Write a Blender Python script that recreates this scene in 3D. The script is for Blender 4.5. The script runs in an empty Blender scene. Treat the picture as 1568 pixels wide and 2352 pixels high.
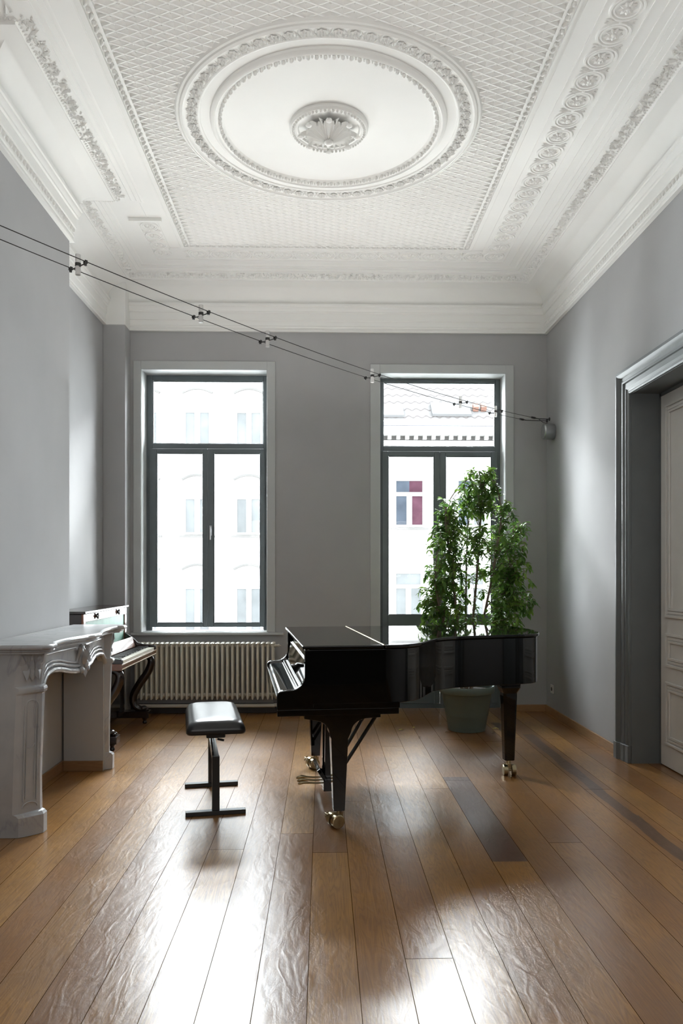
import bpy, bmesh, math, random
from mathutils import Vector, Matrix
from math import sin, cos, pi, atan2, hypot, radians
random.seed(7)
S = bpy.context.scene
COL = S.collection

# ------------------------------------------------------------------ materials
def _mat(name):
    m = bpy.data.materials.new(name); m.use_nodes = True
    nt = m.node_tree; b = nt.nodes['Principled BSDF']
    return m, nt, b
def N(nt, t, **kw):
    n = nt.nodes.new(t)
    for k, v in kw.items(): setattr(n, k, v)
    return n
def L(nt, a, b): nt.links.new(a, b)
def math_(nt, op, a, b=None, c=None):
    n = N(nt, 'ShaderNodeMath', operation=op)
    for i, v in enumerate((a, b, c)):
        if v is None: continue
        if hasattr(v, 'is_output'): L(nt, v, n.inputs[i])
        else: n.inputs[i].default_value = v
    return n.outputs[0]
def mix_(nt, fac, a, b, blend='MIX'):
    n = N(nt, 'ShaderNodeMix', data_type='RGBA', blend_type=blend)
    for s, v in ((n.inputs[0], fac), (n.inputs[6], a), (n.inputs[7], b)):
        if hasattr(v, 'is_output'): L(nt, v, s)
        elif isinstance(v, (int, float)): s.default_value = v
        else: s.default_value = (*v, 1)
    return n.outputs[2]
def ramp_(nt, fac, stops):
    n = N(nt, 'ShaderNodeValToRGB'); e = n.color_ramp.elements
    while len(e) < len(stops): e.new(.5)
    for i, (p, c) in enumerate(stops):
        e[i].position = p; e[i].color = (*c, 1) if len(c) == 3 else c
    L(nt, fac, n.inputs[0]); return n.outputs[0]
def noise_(nt, vec, scale, detail=4, rough=.5, dist=0):
    n = N(nt, 'ShaderNodeTexNoise'); n.inputs['Scale'].default_value = scale
    n.inputs['Detail'].default_value = detail; n.inputs['Roughness'].default_value = rough
    n.inputs['Distortion'].default_value = dist
    if vec is not None: L(nt, vec, n.inputs['Vector'])
    return n.outputs[0]
def mapping_(nt, vec, scale=(1, 1, 1), loc=(0, 0, 0)):
    n = N(nt, 'ShaderNodeMapping'); n.inputs['Scale'].default_value = scale; n.inputs['Location'].default_value = loc
    L(nt, vec, n.inputs[0]); return n.outputs[0]
def bump_(nt, b, h, strength=.2, dist=.01):
    n = N(nt, 'ShaderNodeBump'); n.inputs['Strength'].default_value = strength; n.inputs['Distance'].default_value = dist
    L(nt, h, n.inputs['Height']); L(nt, n.outputs[0], b.inputs['Normal'])

def simple(name, col, rough=.5, metal=0, var=.08, scale=6, spec=.5, bump=0, coat=0):
    m, nt, b = _mat(name)
    tc = N(nt, 'ShaderNodeTexCoord').outputs['Object']
    f = noise_(nt, tc, scale)
    lo = tuple(max(0, c * (1 - var)) for c in col); hi = tuple(min(1, c * (1 + var)) for c in col)
    L(nt, ramp_(nt, f, [(.3, lo), (.7, hi)]), b.inputs['Base Color'])
    b.inputs['Roughness'].default_value = rough; b.inputs['Metallic'].default_value = metal
    b.inputs['Specular IOR Level'].default_value = spec
    b.inputs['Coat Weight'].default_value = coat; b.inputs['Coat Roughness'].default_value = .03
    if bump: bump_(nt, b, noise_(nt, tc, scale * 8), bump, .004)
    return m

M = {}
M['plaster'] = simple('white plaster', (.80, .80, .778), .75, var=.02, scale=2, spec=.25)
M['wall'] = simple('grey wall paint', (.385, .385, .388), .75, var=.05, scale=1.6, spec=.25, bump=.08)
M['reveal'] = simple('white reveal paint', (.60, .62, .62), .6, var=.03)
M['casing_white'] = simple('pale casing paint', (.46, .475, .475), .55, var=.03)
M['frame'] = simple('dark grey window paint', (.12, .145, .155), .35, var=.06)
M['door_grey'] = simple('slate grey door paint', (.13, .142, .146), .32, var=.05)
M['door_white'] = simple('ivory door paint', (.72, .71, .68), .38, var=.03)
M['piano'] = simple('black piano lacquer', (.003, .003, .003), .03, var=.02, spec=.45, coat=0)
M['piano_in'] = simple('satin black', (.008, .008, .008), .25, var=.05)
M['leather'] = simple('black leather', (.012, .013, .015), .28, var=.15, scale=30, bump=.12)
M['black_metal'] = simple('black steel', (.012, .012, .013), .3, var=.1)
M['brass'] = simple('antique brass', (.42, .35, .22), .28, metal=1, var=.12, scale=20)
M['steel'] = simple('brushed steel', (.45, .46, .47), .3, metal=1, var=.08, scale=20)
M['dark_steel'] = simple('dark steel cable', (.06, .06, .06), .4, metal=.6, var=.05)
M['mahogany'] = simple('dark mahogany', (.018, .010, .008), .2, var=.35, scale=12, coat=.3)
M['rosewood'] = simple('red brown rosewood', (.15, .058, .03), .22, var=.4, scale=10, coat=.3)
M['inlay'] = simple('pale maple inlay', (.62, .54, .42), .4)
M['ivory'] = simple('ivory keys', (.72, .69, .60), .3, var=.04)
M['ebony'] = simple('ebony keys', (.012, .012, .012), .3)
M['silk'] = simple('green silk', (.24, .45, .36), .45, var=.2, scale=5)
M['radiator'] = simple('cream radiator enamel', (.72, .69, .60), .35, var=.03)
M['pot'] = simple('grey green plastic', (.115, .15, .13), .5, var=.06)
M['soil'] = simple('potting soil', (.03, .02, .013), .9, var=.4, scale=40)
M['bark'] = simple('ficus bark', (.16, .12, .085), .8, var=.3, scale=30)
M['acrylic'] = simple('frosted glass tube', (.97, .97, .96), .25, var=.02)
M['acrylic'].node_tree.nodes['Principled BSDF'].inputs['Transmission Weight'].default_value = .25
M['socket'] = simple('ivory plastic', (.6, .58, .52), .4, var=.02)
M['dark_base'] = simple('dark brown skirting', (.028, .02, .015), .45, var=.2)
M['yellow_leaf'] = simple('yellowed leaf', (.55, .48, .12), .6, var=.2, scale=60)
M['brown_leaf'] = simple('dry brown leaf', (.16, .09, .04), .7, var=.3, scale=60)
M['facade'] = simple('white rendered facade', (.30, .298, .29), .9, var=.02, scale=.5, spec=0)
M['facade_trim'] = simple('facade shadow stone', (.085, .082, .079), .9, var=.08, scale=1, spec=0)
M['facade_white'] = simple('white window paint', (.33, .33, .325), .7, var=.02, spec=0)
M['street'] = simple('pale street paving', (.5, .49, .47), .9, var=.1, scale=1)
M['pane'] = simple('curtained window pane', (.082, .086, .087), .5, var=.2, scale=1.2, spec=0)
M['pane_dark'] = simple('dark street window pane', (.030, .036, .045), .5, var=.3, scale=1.2, spec=0)
M['pane_red'] = simple('window pane with claret curtain', (.034, .016, .022), .5, var=.3, scale=2, spec=0)
M['skylight'] = simple('bright roof window', (.10, .101, .103), .6, var=.02, spec=0)
M['slate'] = simple('blue grey slate', (.07, .075, .09), .7, var=.1)
M['chimney'] = simple('terracotta vent', (.10, .05, .035), .8, var=.1)

def oak(name, a, b_, rough=.35):
    m, nt, b = _mat(name)
    tc = N(nt, 'ShaderNodeTexCoord').outputs['Object']
    f = noise_(nt, mapping_(nt, tc, (2, 2, 30)), 3, 5, .6, 1.5)
    L(nt, ramp_(nt, f, [(.3, a), (.7, b_)]), b.inputs['Base Color']); b.inputs['Roughness'].default_value = rough
    return m
M['oak'] = oak('honey oak skirting', (.27, .145, .06), (.38, .22, .10))
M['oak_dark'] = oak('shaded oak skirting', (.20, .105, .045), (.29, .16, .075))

def marble():
    m, nt, b = _mat('grey veined white marble')
    tc = N(nt, 'ShaderNodeTexCoord').outputs['Object']
    cloud = noise_(nt, tc, 2.2, 6, .6, .4)
    v = noise_(nt, mapping_(nt, tc, (1, 1, .55)), 1.6, 5, .55, 1.6)
    vein = math_(nt, 'ABSOLUTE', math_(nt, 'SUBTRACT', v, .5))
    veinf = ramp_(nt, vein, [(0, (1, 1, 1)), (.016, (0, 0, 0))])
    base = ramp_(nt, cloud, [(.3, (.33, .34, .36)), (.7, (.48, .485, .49))])
    L(nt, mix_(nt, math_(nt, 'MULTIPLY', veinf, .5), base, (.26, .27, .30)), b.inputs['Base Color'])
    b.inputs['Roughness'].default_value = .24
    return m
M['marble'] = marble()

def leafmat():
    m, nt, b = _mat('ficus leaf')
    tc = N(nt, 'ShaderNodeTexCoord').outputs['Object']
    f = noise_(nt, tc, 9, 3)
    c = ramp_(nt, f, [(.3, (.04, .105, .02)), (.5, (.10, .21, .035)), (.75, (.24, .38, .06))])
    L(nt, c, b.inputs['Base Color']); b.inputs['Roughness'].default_value = .4
    tr = N(nt, 'ShaderNodeBsdfTranslucent'); L(nt, c, tr.inputs[0])
    mx = N(nt, 'ShaderNodeMixShader'); mx.inputs[0].default_value = .4
    L(nt, b.outputs[0], mx.inputs[1]); L(nt, tr.outputs[0], mx.inputs[2])
    L(nt, mx.outputs[0], nt.nodes['Material Output'].inputs[0])
    return m
M['leaf'] = leafmat()

def glassmat():
    m, nt, b = _mat('window glass')
    nt.nodes.remove(b)
    t = N(nt, 'ShaderNodeBsdfTransparent'); t.inputs[0].default_value = (.97, .985, .98, 1)
    g = N(nt, 'ShaderNodeBsdfGlossy'); g.inputs['Roughness'].default_value = .01
    fr = N(nt, 'ShaderNodeFresnel'); fr.inputs[0].default_value = 1.3
    mx = N(nt, 'ShaderNodeMixShader'); L(nt, fr.outputs[0], mx.inputs[0])
    L(nt, t.outputs[0], mx.inputs[1]); L(nt, g.outputs[0], mx.inputs[2])
    L(nt, mx.outputs[0], nt.nodes['Material Output'].inputs[0])
    return m
M['glass'] = glassmat()

def rooftile():
    m, nt, b = _mat('pale clay roof tiles')
    tc = N(nt, 'ShaderNodeTexCoord').outputs['Object']
    sx = N(nt, 'ShaderNodeSeparateXYZ'); L(nt, tc, sx.inputs[0])
    row = math_(nt, 'FRACT', math_(nt, 'ADD', math_(nt, 'MULTIPLY', sx.outputs[2], 3.1),
          math_(nt, 'MULTIPLY', math_(nt, 'SINE', math_(nt, 'MULTIPLY', sx.outputs[0], 21)), .13)))
    line = math_(nt, 'LESS_THAN', row, .17)
    L(nt, mix_(nt, line, (.074, .070, .068), (.036, .029, .027)), b.inputs['Base Color']); b.inputs['Roughness'].default_value = .9
    return m
M['tiles'] = rooftile()

X0, PW = -.053, .1776          # floorboard seam and width
def floormat():
    m, nt, b = _mat('varnished pine floorboards')
    P = N(nt, 'ShaderNodeNewGeometry').outputs['Position']
    sp = N(nt, 'ShaderNodeSeparateXYZ'); L(nt, P, sp.inputs[0])
    u = math_(nt, 'DIVIDE', math_(nt, 'SUBTRACT', sp.outputs[0], X0), PW)
    pid = math_(nt, 'FLOOR', u); fu = math_(nt, 'FRACT', u)
    wn = N(nt, 'ShaderNodeTexWhiteNoise', noise_dimensions='1D'); L(nt, pid, wn.inputs['W'])
    v = math_(nt, 'ADD', math_(nt, 'DIVIDE', sp.outputs[1], 5.2), math_(nt, 'MULTIPLY', wn.outputs[0], 7.3))
    sid = math_(nt, 'FLOOR', v); fv = math_(nt, 'FRACT', v)
    wn2 = N(nt, 'ShaderNodeTexWhiteNoise', noise_dimensions='2D')
    cb = N(nt, 'ShaderNodeCombineXYZ'); L(nt, pid, cb.inputs[0]); L(nt, sid, cb.inputs[1]); L(nt, cb.outputs[0], wn2.inputs['Vector'])
    rnd = wn2.outputs[0]
    off = N(nt, 'ShaderNodeCombineXYZ'); L(nt, math_(nt, 'MULTIPLY', rnd, 13), off.inputs[0]); L(nt, math_(nt, 'MULTIPLY', rnd, 29), off.inputs[1])
    va = N(nt, 'ShaderNodeVectorMath', operation='ADD'); L(nt, P, va.inputs[0]); L(nt, off.outputs[0], va.inputs[1])
    gv = va.outputs[0]
    warp = noise_(nt, mapping_(nt, gv, (7, .45, 1)), 1.5, 3, .5, .4)
    rings = math_(nt, 'ADD', .5, math_(nt, 'MULTIPLY', math_(nt, 'SINE', math_(nt, 'MULTIPLY', warp, 150)), .5))
    ringl = ramp_(nt, rings, [(0, (0, 0, 0)), (.55, (1, 1, 1))])
    fine = noise_(nt, mapping_(nt, gv, (130, 3, 1)), 1, 3, .6)
    blot = noise_(nt, gv, 2.3, 2, .6)
    base = ramp_(nt, rnd, [(0, (.215, .088, .018)), (.5, (.325, .146, .029)), (1, (.44, .225, .050))])
    c = mix_(nt, math_(nt, 'MULTIPLY', math_(nt, 'SUBTRACT', 1, ringl), .42), base, (.15, .055, .012))
    c = mix_(nt, math_(nt, 'MULTIPLY', ramp_(nt, fine, [(.40, (1, 1, 1)), (.6, (0, 0, 0))]), .28), c, (.13, .055, .018))
    c = mix_(nt, math_(nt, 'MULTIPLY', ramp_(nt, blot, [(.35, (1, 1, 1)), (.6, (0, 0, 0))]), .35), c, (.16, .075, .03))
    # two darker replaced boards
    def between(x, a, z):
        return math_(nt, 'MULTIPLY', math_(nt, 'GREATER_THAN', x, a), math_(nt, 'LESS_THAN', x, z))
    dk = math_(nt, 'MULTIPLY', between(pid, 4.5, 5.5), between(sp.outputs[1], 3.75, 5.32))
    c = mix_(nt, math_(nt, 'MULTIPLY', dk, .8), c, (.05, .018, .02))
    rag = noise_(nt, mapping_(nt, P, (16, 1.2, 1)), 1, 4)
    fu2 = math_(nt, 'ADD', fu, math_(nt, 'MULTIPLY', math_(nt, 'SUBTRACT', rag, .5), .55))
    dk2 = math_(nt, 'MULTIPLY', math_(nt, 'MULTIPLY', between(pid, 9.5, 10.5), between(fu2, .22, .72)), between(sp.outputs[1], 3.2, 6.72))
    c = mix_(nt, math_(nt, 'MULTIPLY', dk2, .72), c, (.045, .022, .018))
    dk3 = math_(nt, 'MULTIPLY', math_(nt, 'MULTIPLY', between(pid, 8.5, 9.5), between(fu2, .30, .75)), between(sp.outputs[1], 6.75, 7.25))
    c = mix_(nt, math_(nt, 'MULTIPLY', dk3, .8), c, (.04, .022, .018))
    seam = math_(nt, 'MAXIMUM', math_(nt, 'LESS_THAN', fu, .015), math_(nt, 'LESS_THAN', fv, .0007))
    c = mix_(nt, math_(nt, 'MULTIPLY', seam, .85), c, (.02, .011, .006))
    L(nt, c, b.inputs['Base Color'])
    worn = noise_(nt, P, 1.1, 2, .65)
    scr = noise_(nt, mapping_(nt, gv, (9, 4, 1)), 3, 2, .6, 2.0)
    rg = N(nt, 'ShaderNodeMapRange'); L(nt, worn, rg.inputs[0])
    for i, x in ((1, .3), (2, .7), (3, .28), (4, .38)): rg.inputs[i].default_value = x
    L(nt, rg.outputs[0], b.inputs['Roughness'])
    L(nt, math_(nt, 'MULTIPLY', math_(nt, 'SUBTRACT', 1, seam), .8), b.inputs['Specular IOR Level']); b.inputs['Coat Roughness'].default_value = .2
    L(nt, math_(nt, 'MULTIPLY', math_(nt, 'SUBTRACT', 1, seam), .55), b.inputs['Coat Weight'])
    wav = noise_(nt, mapping_(nt, gv, (7, 2.4, 1)), 2.2, 2, .5, 1.2)
    cre = ramp_(nt, math_(nt, 'ABSOLUTE', math_(nt, 'SUBTRACT', scr, .5)), [(0, (0, 0, 0)), (.05, (1, 1, 1))])
    h = math_(nt, 'ADD', math_(nt, 'MULTIPLY', wav, 1.0), math_(nt, 'MULTIPLY', cre, .035))
    h = math_(nt, 'ADD', h, math_(nt, 'MULTIPLY', fine, .10))
    for sc, rot, amt in ((3.2, .5, .15),):
        mp = N(nt, 'ShaderNodeMapping'); mp.inputs['Rotation'].default_value = (0, 0, rot); mp.inputs['Scale'].default_value = (2.4, .9, 1); L(nt, P, mp.inputs[0])
        wv = N(nt, 'ShaderNodeVectorMath', operation='ADD'); L(nt, mp.outputs[0], wv.inputs[0])
        nz = N(nt, 'ShaderNodeTexNoise'); nz.inputs['Scale'].default_value = 2.2; L(nt, P, nz.inputs['Vector'])
        ns = N(nt, 'ShaderNodeVectorMath', operation='SCALE'); ns.inputs['Scale'].default_value = .5; L(nt, nz.outputs[1], ns.inputs[0]); L(nt, ns.outputs[0], wv.inputs[1])
        vo = N(nt, 'ShaderNodeTexVoronoi', feature='DISTANCE_TO_EDGE'); vo.inputs['Scale'].default_value = sc; L(nt, wv.outputs[0], vo.inputs['Vector'])
        ln = ramp_(nt, vo.outputs['Distance'], [(0, (1, 1, 1)), (.05, (0, 0, 0))])
        msk = ramp_(nt, noise_(nt, P, 1.7 + sc, 3), [(.48, (0, 0, 0)), (.62, (1, 1, 1))])
        h = math_(nt, 'ADD', h, math_(nt, 'MULTIPLY', math_(nt, 'MULTIPLY', ln, msk), amt))
    bump_(nt, b, h, .22, .012)
    return m
M['floor'] = floormat()

# ------------------------------------------------------------------ mesh builder
class MB:
    def __init__(s): s.v = []; s.f = []
    def add(s, vs, fs):
        b = len(s.v); s.v += [tuple(v) for v in vs]; s.f += [tuple(b + i for i in f) for f in fs]; return s
    def box(s, x0, x1, y0, y1, z0, z1):
        vs = [(x, y, z) for z in (z0, z1) for y in (y0, y1) for x in (x0, x1)]
        return s.add(vs, [(0, 2, 3, 1), (4, 5, 7, 6), (0, 1, 5, 4), (2, 6, 7, 3), (0, 4, 6, 2), (1, 3, 7, 5)])
    def obox(s, c, ax, ay, az, hx, hy, hz):
        c = Vector(c); ax = Vector(ax).normalized(); ay = Vector(ay).normalized(); az = Vector(az).normalized()
        vs = [c + ax * (hx * i) + ay * (hy * j) + az * (hz * k) for k in (-1, 1) for j in (-1, 1) for i in (-1, 1)]
        return s.add(vs, [(0, 2, 3, 1), (4, 5, 7, 6), (0, 1, 5, 4), (2, 6, 7, 3), (0, 4, 6, 2), (1, 3, 7, 5)])
    def prism(s, poly, f0, f1):
        """poly: list of 2D points; f0/f1 map a 2D point to the two 3D caps."""
        n = len(poly)
        vs = [f0(*p) for p in poly] + [f1(*p) for p in poly]
        fs = [tuple(range(n)), tuple(range(2 * n - 1, n - 1, -1))]
        fs += [(i, i + n, (i + 1) % n + n, (i + 1) % n) for i in range(n)]
        return s.add(vs, fs)
    def loft(s, rings, cap=True):
        n = len(rings[0]); vs = [p for r in rings for p in r]; fs = []
        for k in range(len(rings) - 1):
            for i in range(n):
                j = (i + 1) % n
                fs.append((k * n + i, k * n + j, (k + 1) * n + j, (k + 1) * n + i))
        if cap: fs += [tuple(range(n - 1, -1, -1)), tuple((len(rings) - 1) * n + i for i in range(n))]
        return s.add(vs, fs)
    def lathe(s, prof, c=(0, 0, 0), seg=32):
        rings = [[(c[0] + r * cos(2 * pi * i / seg), c[1] + r * sin(2 * pi * i / seg), c[2] + z) for i in range(seg)] for r, z in prof]
        return s.loft(rings, cap=True)
    def tube(s, pts, rad, seg=10, flat=1.0, up=None):
        pts = [Vector(p) for p in pts]; n = len(pts)
        rad = rad if isinstance(rad, (list, tuple)) else [rad] * n
        rings = []; prev = None
        for i, p in enumerate(pts):
            t = (pts[min(i + 1, n - 1)] - pts[max(i - 1, 0)]).normalized()
            if up is not None: a = Vector(up) - t * t.dot(Vector(up))
            elif prev is None: a = t.orthogonal()
            else: a = prev - t * prev.dot(t)
            a.normalize(); prev = a; bn = t.cross(a)
            rings.append([p + a * (rad[i] * cos(2 * pi * k / seg)) + bn * (rad[i] * flat * sin(2 * pi * k / seg)) for k in range(seg)])
        return s.loft(rings)
    def ell(s, c, r, seg=10, rows=6, ax=None):
        c = Vector(c)
        ax = ax or (Vector((1, 0, 0)), Vector((0, 1, 0)), Vector((0, 0, 1)))
        rings = []
        for k in range(rows + 1):
            th = pi * k / rows; rr = max(sin(th), .02)
            rings.append([c + ax[0] * (r[0] * rr * cos(2 * pi * i / seg)) + ax[1] * (r[1] * rr * sin(2 * pi * i / seg)) - ax[2] * (r[2] * cos(th)) for i in range(seg)])
        return s.loft(rings)
    def leaf(s, p, d, n, Ln, W, h, lift=0):
        """a relief leaf on a surface: base p, direction d, surface normal n"""
        p = Vector(p); d = Vector(d).normalized(); n = Vector(n).normalized(); w = n.cross(d)
        a = p; t = p + d * Ln + n * lift; c = p + d * (Ln * .5) + n * h
        l = p + d * (Ln * .48) + w * (W / 2); r = p + d * (Ln * .48) - w * (W / 2)
        return s.add([a, l, t, r, c], [(0, 4, 1), (1, 4, 2), (2, 4, 3), (3, 4, 0)])
    def build(s, name, mat, parent=None, smooth=True, bevel=0, angle=35, seg=2, recalc=True):
        me = bpy.data.meshes.new(name); me.from_pydata(s.v, [], s.f); me.update()
        if recalc:
            bm = bmesh.new(); bm.from_mesh(me); bmesh.ops.recalc_face_normals(bm, faces=bm.faces); bm.to_mesh(me); bm.free()
        if smooth:
            me.polygons.foreach_set('use_smooth', [True] * len(me.polygons)); me.set_sharp_from_angle(angle=radians(angle))
        o = bpy.data.objects.new(name, me); COL.objects.link(o)
        me.materials.append(mat if not isinstance(mat, str) else M[mat])
        if parent is not None: o.parent = parent
        if bevel:
            md = o.modifiers.new('bevel', 'BEVEL'); md.width = bevel; md.segments = seg; md.limit_method = 'ANGLE'; md.angle_limit = radians(40)
            md.harden_normals = True
        return o
def thing(name, label, cat, loc=(0, 0, 0), rz=0, group=None):
    o = bpy.data.objects.new(name, None); COL.objects.link(o); o.location = loc; o.rotation_euler = (0, 0, rz)
    o.empty_display_size = .1
    return tag(o, label, cat, group)
def tag(o, label, cat, group=None):
    o['label'] = label; o['category'] = cat
    if group: o['group'] = group
    return o
def struct(o):
    o['kind'] = 'structure'; return o
def arc(fn, a, b, n): return [fn(a + (b - a) * i / n) for i in range(n + 1)]
def spline(pts, n=8):
    out = []; P = [Vector(p) for p in pts]
    for i in range(len(P) - 1):
        p0, p1, p2, p3 = P[max(i - 1, 0)], P[i], P[i + 1], P[min(i + 2, len(P) - 1)]
        for k in range(n):
            t = k / n
            out.append(.5 * ((2 * p1) + (p2 - p0) * t + (2 * p0 - 5 * p1 + 4 * p2 - p3) * t * t + (3 * p1 - p0 - 3 * p2 + p3) * t ** 3))
    out.append(P[-1]); return out

# ------------------------------------------------------------------ camera
cam = bpy.data.cameras.new('camera'); co = bpy.data.objects.new('camera', cam); COL.objects.link(co)
co.location = (0, 0, 1.42); co.rotation_euler = (pi / 2, 0, -math.atan(43 / 1755))
cam.sensor_fit = 'AUTO'; cam.sensor_width = 36; cam.lens = 1755 / 2352 * 36
cam.shift_y = 142 / 2352; cam.clip_end = 200; cam.clip_start = .05
S.camera = co

# ------------------------------------------------------------------ room shell
XR, YB, XL, XC, YF = 2.31, 7.83, -2.175, -1.88, -1.2
YC0, YC1 = 4.33, 5.72
ZC, ZK = 4.40, 3.89            # ceiling, underside of the cornice
struct(MB().box(-2.9, 3.2, YF - .3, 8.25, -.12, 0).build('floor', 'floor', smooth=False))
struct(MB().box(-2.9, 3.2, YF - .3, 8.2, ZC, ZC + .2).build('ceiling', 'plaster', smooth=False))
def wall_cells(mb, us, zs, holes, f):
    for i in range(len(us) - 1):
        for j in range(len(zs) - 1):
            uc, zc = (us[i] + us[i + 1]) / 2, (zs[j] + zs[j + 1]) / 2
            if any(a < uc < b and c < zc < d for a, b, c, d in holes): continue
            f(mb, us[i], us[i + 1], zs[j], zs[j + 1])
    return mb
W1 = (-1.849, -.57, .823, 3.506); W2 = (.585, 1.882, 0, 3.484)
struct(wall_cells(MB(), [XL - .3, W1[0], W1[1], W2[0], W2[1], XR + .5], [0, W1[2], W2[3], W1[3], ZC], [W1, W2],
    lambda m, a, b, c, d: m.box(a, b, YB, YB + .34, c, d)).build('wall_back', 'wall', smooth=False))
D1 = (4.10, 5.665, 0, 2.77)
struct(wall_cells(MB(), [YF - .1, D1[0], D1[1], YB], [0, D1[3], ZC], [D1],
    lambda m, a, b, c, d: m.box(XR, XR + .34, a, b, c, d)).build('wall_right', 'wall', smooth=False))
struct(MB().box(XL - .3, XL, YF - .1, YB, 0, ZC).build('wall_left', 'wall', smooth=False))
struct(MB().box(XL, XC, YC0, YC1, 0, ZC).build('wall_chimney', 'wall', smooth=False))
struct(MB().box(XL - .3, XR + .34, YF - .3, YF, 0, ZC).build('wall_front', 'dark_base', smooth=False))
struct(MB().box(XL, -1.956, 7.62, YB, 0, ZK - .003).build('wall_corner', 'wall', smooth=False, bevel=.004))
# white rounded head of the boxed-in corner
struct(MB().box(XL, -1.956, 7.62, YB, ZK - .002, 4.345).build('trim_1', 'plaster', smooth=False, bevel=.008))

# ---- cornice and cove swept round the room
ROOM = [(XR, YF), (XR, YB), (XL, YB), (XL, YC1), (XC, YC1), (XC, YC0), (XL, YC0), (XL, YF)]
def inset(poly, o):
    n = len(poly); out = []
    for i in range(n):
        p0, p, p1 = Vector(poly[i - 1]), Vector(poly[i]), Vector(poly[(i + 1) % n])
        d0 = (p - p0).normalized(); d1 = (p1 - p).normalized()
        n0 = Vector((-d0.y, d0.x)); n1 = Vector((-d1.y, d1.x))
        out.append(p + (n0 + n1) * o)      # right-angled corners
    return out
def sweep(prof, name, mat='plaster', angle=30):
    mb = MB(); n = len(ROOM)
    rings = [[(q.x, q.y, z) for q in inset(ROOM, o)] for o, z in prof]
    mb.loft(rings, cap=False)
    return struct(mb.build(name, mat, angle=angle, recalc=False))
cor = [(0, 3.89), (.032, 3.89), (.032, 3.905), (.026, 3.912), (.022, 3.93), (.030, 3.936), (.030, 3.944), (.026, 3.948), (.030, 3.995), (.040, 4.0),
       (.042, 4.07), (.054, 4.075), (.054, 4.09), (.060, 4.10), (.068, 4.115), (.068, 4.13), (.078, 4.135), (.078, 4.158), (.055, 4.16)]
cor += [(.055 + .20 * (1 - cos(t)), 4.162 + .155 * sin(t)) for t in [i * pi / 2 / 14 for i in range(15)]]
cor += [(.258, 4.317), (.258, 4.327), (.268, 4.333), (.275, 4.336)]
cor += [(.36, 4.366), (.366, 4.366), (.366, 4.374), (.378, 4.376), (.392, 4.384), (.398, 4.384), (.398, 4.390), (.43, 4.390), (.43, 4.394), (.444, 4.395), (.452, 4.40)]
sweep(cor, 'trim_2')

# ---- acanthus frieze along the inner edge of the cove, leaf band on the cornice
mb = MB(); A = inset(ROOM, .275); B = inset(ROOM, .36)
down = Vector((0, 0, -1))
for i in range(len(ROOM)):
    a0, a1, b0, b1 = Vector((*A[i], 4.336)), Vector((*A[(i + 1) % 8], 4.336)), Vector((*B[i], 4.366)), Vector((*B[(i + 1) % 8], 4.366))
    ln = (a1 - a0).length; n = max(2, int(ln / .082))
    if max(a0.y, a1.y) < 2.6: continue
    d = (a1 - a0).normalized(); side = (b0 + b1 - a0 - a1); side -= d * side.dot(d); side.normalize()
    nn = d.cross(side); nn = nn if nn.z < 0 else -nn
    for k in range(n):
        c = a0.lerp(a1, (k + .5) / n); s_ = ln / n; fl = 1 if k % 2 else -1
        if c.y < 2.6: continue
        for j in range(13):
            q = c + side * random.uniform(.005, .06) + d * s_ * random.uniform(-.5, .5)
            mb.leaf(q, side * random.uniform(-.5, 1) + d * random.uniform(-1, 1), nn, random.uniform(.016, .032), random.uniform(.010, .016), .011, random.uniform(.002, .012))
        mb.leaf(c + side * .012, side + d * .3 * fl, nn, .07, s_ * .24, .018, .008)
        mb.ell(c + side * (.03 + .03 * (k % 2)) + d * s_ * .5, (.010, .010, .014), 6, 4)
    for k in range(int(ln / .026)):
        mb.leaf(a0.lerp(a1, (k + .5) / int(ln / .026)) + nn * .001 - side * .012, side, nn, .022, .02, .006)
struct(mb.build('trim_3', 'plaster', angle=25))
mb = MB(); A = inset(ROOM, .029)
for i in (0, 4):
    p0, p1 = Vector((*A[i], 0)), Vector((*A[(i + 1) % 8], 0)); ln = (p1 - p0).length; d = (p1 - p0).normalized(); nn = Vector((-d.y, d.x, 0))
    n = int(ln / .05)
    for k in range(n):
        c = p0.lerp(p1, (k + .5) / n)
        if i == 0 and c.y < 2.6: continue
        mb.ell(c + Vector((0, 0, 3.973)), (.016, .012, .02), 8, 5, (d, nn, Vector((0, 0, 1))))
        mb.leaf(c + d * .025 + Vector((0, 0, 3.993)), Vector((0, 0, -1)), nn, .04, .014, .012)
struct(mb.build('trim_4', 'plaster', angle=25))

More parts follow.
